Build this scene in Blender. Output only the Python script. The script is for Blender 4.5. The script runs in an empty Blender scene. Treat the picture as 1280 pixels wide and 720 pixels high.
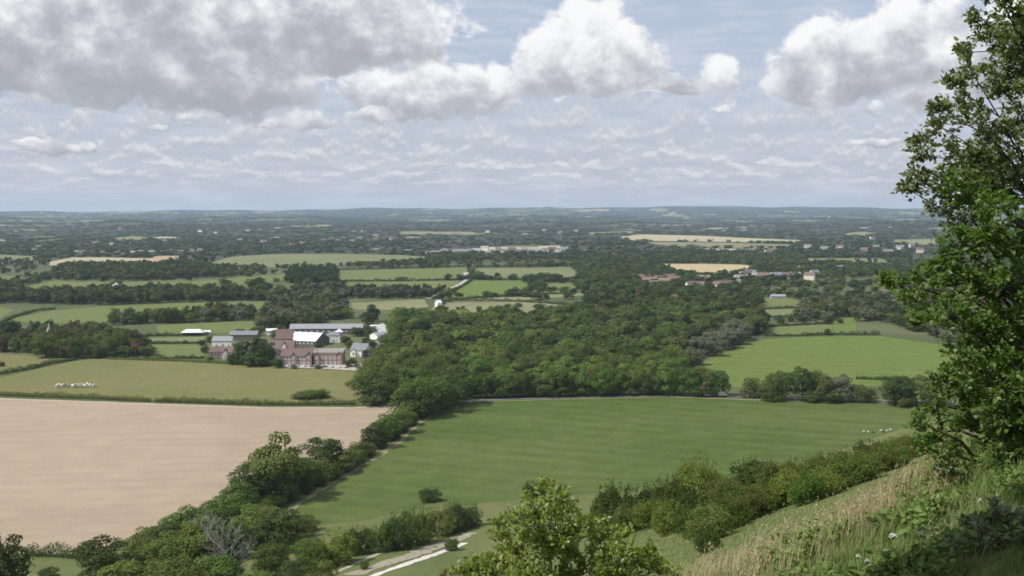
import bpy, bmesh, math, random
import numpy as np
from mathutils import Vector, Matrix, geometry as mgeo
SC = bpy.context.scene
COL = SC.collection
RNG = np.random.default_rng(7)
random.seed(7)
F = 1372.0
PITCH = math.atan(98.0 / F)
CP, SP = math.cos(PITCH), math.sin(PITCH)

# ------------------------------------------------------------------ terrain
PS = [(-4000, 60), (-400, 22), (-60, 2.0), (-20, -1.2), (0, -2.35), (4, -2.85), (7.6, -3.55), (9, -4.2), (12.5, -6.2), (20, -10.4), (30, -15.2), (60, -28.5), (100, -45), (150, -63),
      (220, -84), (300, -100.5), (360, -109), (410, -113), (470, -114), (1e6, -114)]
_px = np.array([p[0] for p in PS], float); _py = np.array([p[1] for p in PS], float)
def _pchip(x, y):
    h = np.diff(x); d = np.diff(y) / h
    m = np.zeros_like(y)
    for i in range(1, len(x) - 1):
        if d[i-1] * d[i] > 0:
            w1 = 2*h[i] + h[i-1]; w2 = h[i] + 2*h[i-1]
            m[i] = (w1 + w2) / (w1 / d[i-1] + w2 / d[i])
    m[0] = d[0]; m[-1] = d[-1]
    return m
_pm = _pchip(_px, _py)
def prof(s):
    s = np.clip(s, _px[0], _px[-1])
    i = np.clip(np.searchsorted(_px, s) - 1, 0, len(_px) - 2)
    h = _px[i+1] - _px[i]; t = (s - _px[i]) / h
    return ((1+2*t)*(1-t)**2*_py[i] + t*(1-t)**2*h*_pm[i] + t*t*(3-2*t)*_py[i+1] + t*t*(t-1)*h*_pm[i+1])
RIDGE = np.array([(-400, 265), (0, 264.6), (120, 264), (250, 263.2), (420, 261.6), (500, 260), (600, 260.4), (700, 259.4), (870, 258), (1000, 258.4), (1090, 261),
                  (1150, 260), (1280, 259.5), (1700, 260)], float)
def terr(x, y):
    x = np.asarray(x, float); y = np.asarray(y, float)
    s = -.423 * x + .906 * y
    z = prof(s)
    z = z + 18.5 * np.exp(-.5 * (((x - 62) / 48) ** 2 + ((y - 130) / 52) ** 2))
    r = np.hypot(x, y)
    w = np.clip((90 - r) / 60, 0, 1)
    z = z + w * (.15 * np.clip(x - 1.9, -6, 12) - .24*np.clip((4.6 - x)/1.4, 0, 1))
    z = z + w * (.08*np.sin(x*1.1+.4*y) * np.sin(y*.9-.3*x+1) + .05*np.sin(2.7*x+1.3*y))
    wm = np.clip((r - 40) / 60, 0, 1) * np.clip((420 - s) / 120, 0, 1)
    z = z + wm * (.9*np.sin(x*.045+1.1)*np.sin(y*.04+x*.02) + .4*np.sin(x*.13+y*.06))
    p = 640 + F * np.arctan2(x, np.maximum(y, 1e-3))
    A = 114 + (262 - np.interp(p, RIDGE[:, 0], RIDGE[:, 1])) / F * 18000
    A = A + 9*np.sin(p*.031)+6*np.sin(p*.083+1)
    z = z + A * np.exp(-((r - 18000) / 2600) ** 2) * (y > 0)
    z = z + (26 + 16*np.sin(p*.017+2)+10*np.sin(p*.05)) * np.exp(-((r - 11500) / 1100) ** 2) * (y > 0)
    z = z + (18 + 12*np.sin(p*.012)+8*np.sin(p*.04+1)) * np.exp(-((r - 7600) / 700) ** 2) * (y > 0)
    return z
def ray(px, py):
    X = (px - 640.0) / F; Z = -(py - 360.0) / F
    return X, CP + Z * SP, -SP + Z * CP          # forward is +y, pitched down
_ys = np.concatenate([np.arange(3, 60, .25), np.arange(60, 600, 1.0), np.geomspace(600, 22000, 2600)])
def hit(px, py, dmin=3.0):
    X, Y, Z = ray(px, py)
    t = _ys / Y
    t = t[_ys >= dmin]
    d = Z * t - terr(X * t, Y * t)
    k = np.argmax(d <= 0)
    if d[k] > 0: return X*t[-1], Y*t[-1], float(terr(X*t[-1], Y*t[-1]))
    if k > 0:
        a, b = d[k-1], d[k]; tt = t[k-1] + (t[k]-t[k-1]) * a / (a - b)
    else: tt = t[0]
    return X*tt, Y*tt, float(terr(X*tt, Y*tt))
def at(px, y):
    """point on the ground on the line of sight column px at forward distance y"""
    x = (px - 640.0) / F * y
    return x, y, float(terr(x, y))
def pix(x, y, z):
    d = y*CP - z*SP; u = y*SP + z*CP
    return 640 + F*x/d, 360 - F*u/d
# ------------------------------------------------------------------ helpers
def tag(o, label=None, cat=None, group=None, kind=None):
    if label: o['label'] = label
    if cat: o['category'] = cat
    if group: o['group'] = group
    if kind: o['kind'] = kind
    return o
def empty(name, loc, rz=0.0, **kw):
    o = bpy.data.objects.new(name, None); COL.objects.link(o)
    o.location = loc; o.rotation_euler = (0, 0, rz); o.empty_display_size = .5
    return tag(o, **kw)
def mk_mesh(name, verts, faces, mats, midx=None, smooth=False, attr=None):
    """verts (n,3) array; faces: (m,k) array or list of arrays with different k"""
    me = bpy.data.meshes.new(name)
    verts = np.asarray(verts, np.float32)
    if isinstance(faces, np.ndarray): faces = [faces]
    faces = [np.asarray(f, np.int32) for f in faces if len(f)]
    me.vertices.add(len(verts)); me.vertices.foreach_set('co', verts.ravel())
    li = np.concatenate([f.ravel() for f in faces]); tot = np.concatenate([np.full(len(f), f.shape[1], np.int32) for f in faces])
    st = np.concatenate([[0], np.cumsum(tot)[:-1]]).astype(np.int32)
    me.loops.add(len(li)); me.loops.foreach_set('vertex_index', li)
    me.polygons.add(len(tot)); me.polygons.foreach_set('loop_start', st); me.polygons.foreach_set('loop_total', tot)
    for m in (mats if isinstance(mats, (list, tuple)) else [mats]): me.materials.append(m)
    if midx is not None: me.polygons.foreach_set('material_index', np.asarray(midx, np.int32))
    me.polygons.foreach_set('use_smooth', np.full(len(tot), bool(smooth)))
    if attr:
        for k, v in attr.items():
            a = me.attributes.new(k, 'FLOAT', 'POINT'); a.data.foreach_set('value', np.asarray(v, np.float32))
    me.update(calc_edges=True); me.validate()
    return me
def link(name, me, parent=None, loc=None, **kw):
    o = bpy.data.objects.new(name, me); COL.objects.link(o)
    if parent: o.parent = parent
    if loc is not None: o.location = loc
    return tag(o, **kw)
class MB:
    """collects boxes, prisms and tubes into one mesh"""
    def __init__(s): s.v = []; s.f = []
    def add(s, verts, faces):
        n = len(s.v); s.v += [tuple(v) for v in verts]; s.f += [tuple(i + n for i in f) for f in faces]; return s
    def box(s, x0, x1, y0, y1, z0, z1):
        return s.add([(x0,y0,z0),(x1,y0,z0),(x1,y1,z0),(x0,y1,z0),(x0,y0,z1),(x1,y0,z1),(x1,y1,z1),(x0,y1,z1)],
                     [(0,3,2,1),(4,5,6,7),(0,1,5,4),(1,2,6,5),(2,3,7,6),(3,0,4,7)])
    def gable_walls(s, w, d, h, r, x=0, y=0):
        """four walls with gable ends on +-x; ridge along x"""
        X, Y = w/2, d/2
        return s.add([(x-X,y-Y,0),(x+X,y-Y,0),(x+X,y+Y,0),(x-X,y+Y,0),(x-X,y-Y,h),(x+X,y-Y,h),(x+X,y+Y,h),(x-X,y+Y,h),(x-X,y,h+r),(x+X,y,h+r)],
                     [(0,1,5,4),(1,2,6,9,5),(2,3,7,6),(3,0,4,8,7)])
    def gable_roof(s, w, d, h, r, over=.4, th=.25, x=0, y=0, hip=0):
        X, Y = w/2 + over, d/2 + over; k = r / (d/2); z0 = h - over*k + .04; z1 = h + r + .04
        R = max(X - hip, .05)
        lo = [(x-X,y-Y,z0),(x+X,y-Y,z0),(x+X,y+Y,z0),(x-X,y+Y,z0),(x-R,y,z1),(x+R,y,z1)]
        hi = [(a,b,c+th) for a,b,c in lo]
        return s.add(lo+hi, [(0,4,5,1),(2,5,4,3),(6,7,11,10),(8,9,10,11),(0,1,7,6),(2,3,9,8),(1,5,2,8,11,7) if not hip else (1,2,8,7),(3,4,0,6,10,9) if not hip else (3,0,6,9)]
                     + ([(1,5,2),(0,3,4),(7,8,11),(6,10,9)] if hip else []))
    def tube(s, pts, radii, n=6, cap=True):
        pts = [Vector(p) for p in pts]; b = len(s.v); prev = None
        for i, p in enumerate(pts):
            t = (pts[min(i+1, len(pts)-1)] - pts[max(i-1, 0)]).normalized()
            u = t.orthogonal().normalized() if prev is None else (prev - t*prev.dot(t)).normalized()
            prev = u; w = t.cross(u)
            for k in range(n):
                a = 2*math.pi*k/n
                s.v.append(tuple(p + (u*math.cos(a) + w*math.sin(a))*radii[i]))
        for i in range(len(pts)-1):
            for k in range(n):
                s.f.append((b+i*n+k, b+i*n+(k+1)%n, b+(i+1)*n+(k+1)%n, b+(i+1)*n+k))
        if cap: s.f.append(tuple(b+(len(pts)-1)*n+k for k in range(n)))
        return s
    def mesh(s, name, mat, smooth=False):
        me = bpy.data.meshes.new(name); me.from_pydata(s.v, [], s.f); me.materials.append(mat)
        if smooth: me.polygons.foreach_set('use_smooth', np.full(len(me.polygons), True))
        me.update(); return me
    def build(s, name, mat, parent=None, smooth=False, **kw):
        return link(name, s.mesh(name, mat, smooth), parent, **kw)

# node expressions -----------------------------------------------------------
class X:
    def __init__(s, nt, sock): s.nt, s.s = nt, sock
    def _m(s, op, *a, clamp=False):
        n = s.nt.nodes.new('ShaderNodeMath'); n.operation = op; n.use_clamp = clamp
        for i, v in enumerate((s,) + a):
            if isinstance(v, X): s.nt.links.new(v.s, n.inputs[i])
            else: n.inputs[i].default_value = v
        return X(s.nt, n.outputs[0])
    def __add__(s, o): return s._m('ADD', o)
    __radd__ = __add__
    def __sub__(s, o): return s._m('SUBTRACT', o)
    def __rsub__(s, o): return s._m('MULTIPLY_ADD', -1.0, o)
    def __mul__(s, o): return s._m('MULTIPLY', o)
    __rmul__ = __mul__
    def __truediv__(s, o): return s._m('DIVIDE', o)
    def max(s, o): return s._m('MAXIMUM', o)
    def min(s, o): return s._m('MINIMUM', o)
    def pow(s, o): return s._m('POWER', o)
    def sat(s): return s._m('ADD', 0.0, clamp=True)
    def lt(s, o): return s._m('LESS_THAN', o)
    def ss(s, a, b, lo=0., hi=1.):
        n = s.nt.nodes.new('ShaderNodeMapRange'); n.interpolation_type = 'SMOOTHSTEP'
        s.nt.links.new(s.s, n.inputs[0])
        for i, v in zip((1, 2, 3, 4), (a, b, lo, hi)):
            if isinstance(v, X): s.nt.links.new(v.s, n.inputs[i])
            else: n.inputs[i].default_value = v
        return X(s.nt, n.outputs[0])
def node(nt, typ, **kw):
    n = nt.nodes.new(typ)
    for k, v in kw.items(): setattr(n, k, v)
    return n
def vec(nt, x, y, z=0.0):
    n = node(nt, 'ShaderNodeCombineXYZ')
    for i, v in enumerate((x, y, z)):
        if isinstance(v, X): nt.links.new(v.s, n.inputs[i])
        else: n.inputs[i].default_value = v
    return X(nt, n.outputs[0])
def noise(nt, v, scale=1., detail=4., rough=.55, dist=0., dim='3D'):
    n = node(nt, 'ShaderNodeTexNoise', noise_dimensions=dim)
    nt.links.new(v.s, n.inputs['Vector']); n.inputs['Scale'].default_value = scale
    n.inputs['Detail'].default_value = detail; n.inputs['Roughness'].default_value = rough; n.inputs['Distortion'].default_value = dist
    return X(nt, n.outputs['Fac'])
def rgb(nt, c):
    n = node(nt, 'ShaderNodeRGB'); n.outputs[0].default_value = (*c, 1); return X(nt, n.outputs[0])
def mix(nt, f, a, b, mode='MIX'):
    n = node(nt, 'ShaderNodeMix', data_type='RGBA', blend_type=mode)
    if isinstance(f, X): nt.links.new(f.s, n.inputs[0])
    else: n.inputs[0].default_value = f
    for v, i in ((a, 6), (b, 7)):
        if isinstance(v, X): nt.links.new(v.s, n.inputs[i])
        else: n.inputs[i].default_value = (*v, 1)
    return X(nt, n.outputs[2])
def hsv(nt, c, h=.5, s=1., v=1.):
    n = node(nt, 'ShaderNodeHueSaturation')
    nt.links.new(c.s, n.inputs['Color'])
    for k, q in (('Hue', h), ('Saturation', s), ('Value', v)):
        if isinstance(q, X): nt.links.new(q.s, n.inputs[k])
        else: n.inputs[k].default_value = q
    return X(nt, n.outputs[0])
def new_mat(name):
    m = bpy.data.materials.new(name); m.use_nodes = True; nt = m.node_tree; nt.nodes.clear()
    out = node(nt, 'ShaderNodeOutputMaterial'); return m, nt, out
def geo_pos(nt):
    g = node(nt, 'ShaderNodeNewGeometry'); return X(nt, g.outputs['Position'])
def sep(nt, v):
    n = node(nt, 'ShaderNodeSeparateXYZ'); nt.links.new(v.s, n.inputs[0]); return [X(nt, n.outputs[i]) for i in range(3)]
def bsdf(nt, out, col, rough=.8, spec=.2, bump=None, bstr=.3, bdist=.1, metal=0.):
    p = node(nt, 'ShaderNodeBsdfPrincipled')
    if isinstance(col, X): nt.links.new(col.s, p.inputs['Base Color'])
    else: p.inputs['Base Color'].default_value = (*col, 1)
    p.inputs['Roughness'].default_value = rough; p.inputs['Specular IOR Level'].default_value = spec; p.inputs['Metallic'].default_value = metal
    if bump is not None:
        b = node(nt, 'ShaderNodeBump'); b.inputs['Strength'].default_value = bstr; b.inputs['Distance'].default_value = bdist
        nt.links.new(bump.s, b.inputs['Height']); nt.links.new(b.outputs[0], p.inputs['Normal'])
    nt.links.new(p.outputs[0], out.inputs['Surface']); return p
def plain(name, c, rough=.7, var=.12, scale=2., spec=.2):
    m, nt, out = new_mat(name)
    n = noise(nt, geo_pos(nt), scale, 4)
    bsdf(nt, out, hsv(nt, rgb(nt, c), v=n.ss(.3, .7, 1-var, 1+var)), rough, spec); return m
def foliage(name, c, var=.17, hue=.016, trans=.34, tone=False, back=None, rough=.6, spec=.12, sat=1.0):
    """leaf material: each leaf clump and each tree differ a little in hue and value"""
    m, nt, out = new_mat(name)
    g = node(nt, 'ShaderNodeNewGeometry'); isl = X(nt, g.outputs['Random Per Island'])
    if tone:
        a = node(nt, 'ShaderNodeAttribute', attribute_name='tone'); tr = X(nt, a.outputs['Fac'])
    else:
        oi = node(nt, 'ShaderNodeObjectInfo'); tr = X(nt, oi.outputs['Random'])
    tr2 = (tr * 7.31)._m('FRACT')
    v = (isl * (var*1.0) + tr * (var*2.4)) + (1 - var*1.7)
    h = (tr2 - .5) * (hue*2) + (isl - .5) * hue + .5
    col = hsv(nt, rgb(nt, c), h, sat, v)
    if back: col = mix(nt, X(nt, g.outputs['Backfacing']), col, back)
    d = node(nt, 'ShaderNodeBsdfPrincipled'); nt.links.new(col.s, d.inputs['Base Color']); d.inputs['Roughness'].default_value = rough; d.inputs['Specular IOR Level'].default_value = spec
    t = node(nt, 'ShaderNodeBsdfTranslucent'); nt.links.new(hsv(nt, col, .485, 1.1, 1.25).s, t.inputs['Color'])
    mx = node(nt, 'ShaderNodeMixShader'); mx.inputs[0].default_value = trans
    nt.links.new(d.outputs[0], mx.inputs[1]); nt.links.new(t.outputs[0], mx.inputs[2]); nt.links.new(mx.outputs[0], out.inputs['Surface'])
    return m
# ------------------------------------------------------------------ sky, sun, camera, haze
SUN_EL, SUN_AZ = math.radians(50), math.atan2(-.90, -.38)      # azimuth of the sun from +y towards +x: behind the camera, to the left
S_DIR = Vector((math.sin(SUN_AZ)*math.cos(SUN_EL), math.cos(SUN_AZ)*math.cos(SUN_EL), math.sin(SUN_EL)))
sun = bpy.data.lights.new('sun', 'SUN'); sun.energy = 4.5; sun.angle = math.radians(.55); sun.color = (1, .955, .88)
so = bpy.data.objects.new('sun', sun); COL.objects.link(so)
so.rotation_euler = S_DIR.to_track_quat('Z', 'Y').to_euler()
cam = bpy.data.cameras.new('camera'); cam.sensor_width = 36; cam.lens = 36*F/1280; cam.clip_start = .1; cam.clip_end = 120000
co = bpy.data.objects.new('camera', cam); COL.objects.link(co); co.location = (0, 0, 0); co.rotation_euler = (math.pi/2 - PITCH, 0, 0)
SC.camera = co
SC.view_settings.view_transform = 'Standard'; SC.view_settings.look = 'None'; SC.view_settings.exposure = .17; SC.view_settings.gamma = 1
SC.view_settings.use_curve_mapping = False
SC.render.engine = 'CYCLES'
SC.cycles.use_denoising = True
try: SC.cycles.denoiser = 'OPENIMAGEDENOISE'
except Exception: pass
SC.cycles.max_bounces = 6; SC.cycles.diffuse_bounces = 3; SC.cycles.glossy_bounces = 2; SC.cycles.transmission_bounces = 3; SC.cycles.volume_bounces = 1
SC.cycles.transparent_max_bounces = 4; SC.cycles.caustics_reflective = False; SC.cycles.caustics_refractive = False
SC.cycles.pixel_filter_type = 'BLACKMAN_HARRIS'; SC.cycles.filter_width = 1.7
SC.render.film_transparent = False

W = bpy.data.worlds.new('World'); SC.world = W; W.use_nodes = True
wt = W.node_tree; wt.nodes.clear()
wo = node(wt, 'ShaderNodeOutputWorld'); bg = node(wt, 'ShaderNodeBackground'); SKY_STR = .1
bg.inputs['Strength'].default_value = SKY_STR
sky = node(wt, 'ShaderNodeTexSky', sky_type='NISHITA', sun_disc=False)
sky.sun_elevation = SUN_EL; sky.sun_rotation = SUN_AZ; sky.altitude = 200; sky.air_density = 1.0; sky.dust_density = 1.5; sky.ozone_density = 1.0
tc = node(wt, 'ShaderNodeTexCoord')
dx, dy, dz = sep(wt, X(wt, tc.outputs['Generated']))
az = dx._m('ARCTAN2', dy)
hz = (dx*dx + dy*dy).pow(.5)
el = dz._m('ARCTAN2', hz)
U = az * 13.72                  # hundreds of pixels of the photograph, as an angle (1 unit = 4.18 degrees)
V = el * 13.72                  # height above the horizon in the same unit
skyc = X(wt, sky.outputs[0])
# (azimuth, height of the flat base, half width, height above base, depth below base, own brightness): each cumulus seen in the photograph
def cu(px, base, w, up, dn=12, k=0.0):
    a = math.atan((px-640)/F)*13.72
    return (a, (262-base)/100, w/100, up/100, dn/100, k)
CUM = [cu(90, 100, 240, 130, 44, -.09), cu(285, 112, 120, 120, 44, -.14), cu(430, 60, 140, 110, 44, -.09), cu(-60, 60, 160, 110, 70, -.05), cu(250, 30, 330, 90, 60, -.03),
       cu(540, 126, 108, 50, 30, .06), cu(470, 122, 52, 36, 14, .05), cu(612, 106, 46, 32, 26, .12),
       cu(735, 100, 104, 92, 26, .10), cu(668, 94, 46, 58, 36, .08), cu(795, 84, 42, 50, 36, .04),
       cu(892, 108, 46, 36, 14, .12), cu(846, 114, 46, 24, 12, .10), cu(890, 134, 34, 12, 7, .1),
       cu(1045, 112, 92, 84, 34, 0), cu(1150, 90, 104, 80, 40, -.04), cu(1000, 118, 46, 50, 26, .02), cu(1165, 135, 56, 40, 18, .04), cu(1300, 110, 120, 100, 40, 0),
       cu(1095, 149, 26, 16, 7, .12), cu(375, 156, 56, 30, 10, .08), cu(245, 156, 34, 22, 8, .06), cu(185, 168, 34, 14, 7, .12), cu(60, 190, 50, 12, 6, .06), cu(115, 188, 28, 12, 6, .06),
       cu(40, 140, 34, 18, 9, .05), cu(1090, 180, 46, 10, 5, .1), cu(470, 150, 50, 14, 8, .06), cu(1400, 60, 120, 120, 50), cu(-250, 80, 150, 110, 50)]
w1 = noise(wt, vec(wt, U, V, 3.1), 1.5, 3., .5)
w2 = noise(wt, vec(wt, U, V, 8.7), 1.8, 3., .5)
u2 = U + (w1 - .5) * .62; v2 = V + (w2 - .5) * .42
b = None; gs = None; ws = None
for (a, h, w, up, dn, k) in CUM:
    dv = v2 - h
    q = (dv.max(0.) * (1/up)) + (dv.min(0.) * (1/dn))
    p = (u2 - a) * (1/w)
    e = (p*p + q*q) * -1. + 1.
    e = (e + .62) * (1.0 if w > .62 else .78 if w > .35 else .56) + -.62
    b = e if b is None else b._m('SMOOTH_MAX', e, .10)
    wgt = e.max(0.).pow(1.5) + .0004
    t_ = (q * .62 + (.30 + k)) * wgt
    gs = t_ if gs is None else gs + t_
    ws = wgt if ws is None else ws + wgt
grad = gs / ws
f1 = noise(wt, vec(wt, U, V*1.2, 1.7), 2.5, 10., .60)
f2 = noise(wt, vec(wt, U - .045, V*1.2 + .10, 1.7), 2.3, 7., .57)
f3 = noise(wt, vec(wt, U - .11, V*1.2 + .30, 1.7), 2.3, 3., .52)
D0 = b.max(-2.) + (f1 - .5) * 1.9
alpha = D0.ss(-.02, .40)
lit = grad + (f1 - f2) * .95 + (f1 - f3) * 1.0 + (D0.ss(.9, .0) * .22)
lit = lit.ss(-.24, 1.10)
cr = node(wt, 'ShaderNodeValToRGB'); wt.links.new(lit.s, cr.inputs[0])
els = cr.color_ramp.elements
els[0].position = 0.0; els[0].color = (.365, .378, .425, 1)
els[1].position = 1.0; els[1].color = (.86, .86, .865, 1)
e_ = els.new(.30); e_.color = (.455, .467, .515, 1)
e_ = els.new(.62); e_.color = (.61, .62, .655, 1)
ccol = X(wt, cr.outputs[0])
# layered cloud towards the horizon, seen edge on
q = (V.max(0.) + .24).pow(-1.0); q_up = (V.max(0.) + .30).pow(-1.0)
sa = noise(wt, vec(wt, U*1.55 + q*.25, q*2.5, 2.), 2.0, 8., .60)
sb = noise(wt, vec(wt, U*1.55 + q*.25, q_up*2.5, 2.), 2.0, 7., .60)
strat = sa.ss(.43, .60)
smask = V.ss(.14, .5) * V.ss(2.2, 1.15, 0., 1.)
slit = ((sa - sb) * 2.9 + .40).ss(.05, .95)
scol = mix(wt, slit, (.45, .465, .525), (.68, .685, .72))
veil = noise(wt, vec(wt, U*.8, V*4.5, 6.), 1.5, 4., .6).ss(.38, .72) * .45
base = mix(wt, .55, hsv(wt, mix(wt, 1.0, skyc, (SKY_STR,)*3, 'MULTIPLY'), .5, .9, .95), (.50, .57, .74))
base = mix(wt, V.ss(.05, 1.7, .92, .22), base, (.455, .48, .555))
base = mix(wt, veil, base, (.62, .65, .72))
base = mix(wt, strat * smask * .85, base, scol)
fin = mix(wt, alpha * V.ss(.3, .7), base, ccol)
fin = mix(wt, 1.0, fin, (1/SKY_STR,)*3, 'MULTIPLY')
fin = mix(wt, dz.ss(-.01, .0), (.9, 1.0, .8), fin)
wt.links.new(fin.s, bg.inputs['Color']); wt.links.new(bg.outputs[0], wo.inputs['Surface'])
W.cycles.sampling_method = 'MANUAL'; W.cycles.sample_map_resolution = 512
# ------------------------------------------------------------------ ground, fields, tracks
def polar_ground():
    rs = np.concatenate([np.arange(0.6, 16, .22), np.arange(16, 60, .9), np.arange(60, 520, 4.5), np.geomspace(520, 21000, 150)])
    dense = np.radians(np.arange(-34, 34.01, .34)); rest = np.radians(np.arange(38, 326, 4.0))
    th = np.concatenate([dense, rest]); n = len(th)
    R, T = np.meshgrid(rs, th, indexing='ij')
    x = (R*np.sin(T)).ravel(); y = (R*np.cos(T)).ravel()
    v = np.column_stack([x, y, terr(x, y)])
    v = np.vstack([v, [[0, 0, float(terr(0., 0.))]]])
    i, j = np.meshgrid(np.arange(len(rs)-1), np.arange(n), indexing='ij'); j2 = (j+1) % n
    q = np.column_stack([(i*n+j).ravel(), (i*n+j2).ravel(), ((i+1)*n+j2).ravel(), ((i+1)*n+j).ravel()])
    q = q[:, ::-1]
    k = np.arange(n); tri = np.column_stack([np.full(n, len(v)-1), (k+1) % n, k])[:, ::-1]
    return v, [q, tri[:, ::-1][:, ::-1]]
def ground_mat():
    m, nt, out = new_mat('ground_turf')
    P = geo_pos(nt); px, py, pz = sep(nt, P)
    n1 = noise(nt, P, .022, 5, .6); n2 = noise(nt, P, .35, 5, .65); n3 = noise(nt, P, 4.0, 4, .7)
    turf = mix(nt, n1.ss(.35, .65), (.095, .120, .038), (.130, .142, .055))
    turf = mix(nt, n2.ss(.46, .70) * .45, turf, (.165, .155, .075))
    turf = hsv(nt, turf, v=n3.ss(.25, .75, .75, 1.25))
    wood = mix(nt, noise(nt, P, .004, 4, .6).ss(.4, .6), (.075, .095, .040), (.115, .125, .058))
    # patchwork of woods and pale pastures that runs to the far ridges
    vo = node(nt, 'ShaderNodeTexVoronoi', feature='F1'); vo.inputs['Scale'].default_value = 1.0; vo.inputs['Randomness'].default_value = .95
    wv = noise(nt, P, .002, 2)
    nt.links.new(vec(nt, px*.0034 + wv*.8, py*.0016 + wv*.6).s, vo.inputs['Vector'])
    cr, cg, cb = sep(nt, X(nt, vo.outputs['Color']))
    far = mix(nt, cg, (.17, .17, .10), (.30, .27, .18))
    far = mix(nt, cb.ss(.3, .7), far, (.11, .135, .06))
    big = noise(nt, P, .00042, 3, .6)
    isf = (cr + (big - .5)*1.3).ss(.78, .80)
    patch = mix(nt, isf, (.034, .040, .028), far)
    wood = mix(nt, py.ss(1500, 3200), wood, (.050, .054, .040))
    col = mix(nt, py.ss(420, 520), turf, wood)
    r = (px*px + py*py).pow(.5)
    col = mix(nt, r.ss(6800, 8200), col, patch)
    bsdf(nt, out, col, .9, .1, bump=n2 + n3*.4, bstr=.55, bdist=.35)
    return m
gv, gf = polar_ground()
link('ground', mk_mesh('ground', gv, gf, ground_mat(), smooth=True), kind='structure')

def field_mat(name, c, c2=None, sc=.02, var=.10, stripes=None, tex=.6):
    """a crop or grass surface: broad patches, fine tussock texture, optional drill lines (angle, spacing m, strength)"""
    m, nt, out = new_mat(name)
    P = geo_pos(nt); px, py, pz = sep(nt, P)
    c2 = c2 or tuple(v*.82 for v in c)
    n1 = noise(nt, P, sc, 6, .66); n2 = noise(nt, P, sc*14, 4, .6); n3 = noise(nt, P, sc*70, 3, .6)
    col = mix(nt, n1.ss(.40, .60), c, c2)
    n4 = noise(nt, vec(nt, px*.6, py, 4.), sc*4.5, 5, .65)
    col = mix(nt, n4.ss(.52, .74) * (.10 if 'soil' in name else .30), col, tuple(v*k_ for v, k_ in zip(c2, (1.22, 1.12, 1.15))))
    col = mix(nt, n4.ss(.46, .28) * (.10 if 'soil' in name else .30), col, tuple(v*.80 for v in c))
    v = n2.ss(.3, .7, 1-var, 1+var) * n3.ss(.25, .75, 1-var*tex, 1+var*tex)
    if stripes:
        a, s, k = stripes
        d = px*math.cos(a) + py*math.sin(a)
        lin = ((d + (n1-.5)*6) * (2*math.pi/s))._m('SINE')
        wig = noise(nt, vec(nt, d*.35, (py*math.cos(a) - px*math.sin(a))*.006), 1.0, 4, .6)
        v = v * (lin*.5 + .5).ss(.0, 1., 1-k*.5, 1+k*.5) * wig.ss(.3, .7, 1-k, 1+k)
    col = hsv(nt, col, v=v)
    bsdf(nt, out, col, .9, .08, bump=n3, bstr=.3, bdist=.2); return m
def inpoly(x, y, P):
    x = np.asarray(x); y = np.asarray(y); c = np.zeros(x.shape, bool); n = len(P)
    for i in range(n):
        x1, y1 = P[i]; x2, y2 = P[(i+1) % n]
        if y1 == y2: continue
        c ^= ((y1 > y) != (y2 > y)) & (x < (x2-x1)*(y-y1)/(y2-y1)+x1)
    return c
FIELD_POLYS = []
def resample(P, step):
    o = []
    for i in range(len(P)):
        a = np.array(P[i]); b = np.array(P[(i+1) % len(P)]); n = max(1, int(np.linalg.norm(b-a)/step))
        for k in range(n): o.append(tuple(a + (b-a)*k/n))
    return o
def ground_poly(pts, dmin=200):
    return [hit(px, py, dmin)[:2] for px, py in pts]
def sheet(name, pts, mat, lift=None, world=False, keep=True, wob=0.0, step=None, dmin=200):
    P = pts if world else ground_poly(pts, dmin)
    if keep: FIELD_POLYS.append(np.array(P))
    d = min(math.hypot(*p) for p in P); dm = np.mean([math.hypot(*p) for p in P])
    st = step or max(5.0, dm*.012)
    B = resample(P, st)
    if wob: B = [(x + RNG.normal(0, wob), y + RNG.normal(0, wob)) for x, y in B]
    A = np.array(B); lo = A.min(0); hi = A.max(0)
    gs = max(st*1.6, max(hi-lo)/70)
    gx, gy = np.meshgrid(np.arange(lo[0]+gs/2, hi[0], gs), np.arange(lo[1]+gs/2, hi[1], gs)); gx = gx.ravel(); gy = gy.ravel()
    k = inpoly(gx, gy, P); I = np.column_stack([gx[k], gy[k]]) if k.any() else np.zeros((0, 2))
    co_ = [Vector(p) for p in B] + [Vector(p) for p in I]
    v, e, f, *_ = mgeo.delaunay_2d_cdt(co_, [], [list(range(len(B)))], 1, 1e-4)
    v = np.array([tuple(p) for p in v]); z = terr(v[:, 0], v[:, 1])
    L = (.04 + .00022*max(0, dm-600)) if lift is None else lift
    vv = np.column_stack([v, z + L]); f = np.array([t if True else 0 for t in f if len(t) == 3])
    me = mk_mesh(name, vv, f, mat, smooth=True)
    # make every face look up
    a, b, c = vv[f[:, 0]], vv[f[:, 1]], vv[f[:, 2]]
    if np.mean(np.cross(b-a, c-a)[:, 2]) < 0: me.flip_normals()
    return link(name, me, kind='structure')
def offset_strip(pts, w, world=False, dmin=200):
    """a ribbon of width w along a traced line"""
    P = [np.array(p) for p in (pts if world else ground_poly(pts, dmin))]
    n = []
    for i in range(len(P)):
        t = P[min(i+1, len(P)-1)] - P[max(i-1, 0)]; t = t/np.linalg.norm(t); n.append(np.array([-t[1], t[0]]))
    L = [tuple(p + q*w/2) for p, q in zip(P, n)]; R = [tuple(p - q*w/2) for p, q in zip(P, n)]
    return L + R[::-1]
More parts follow.
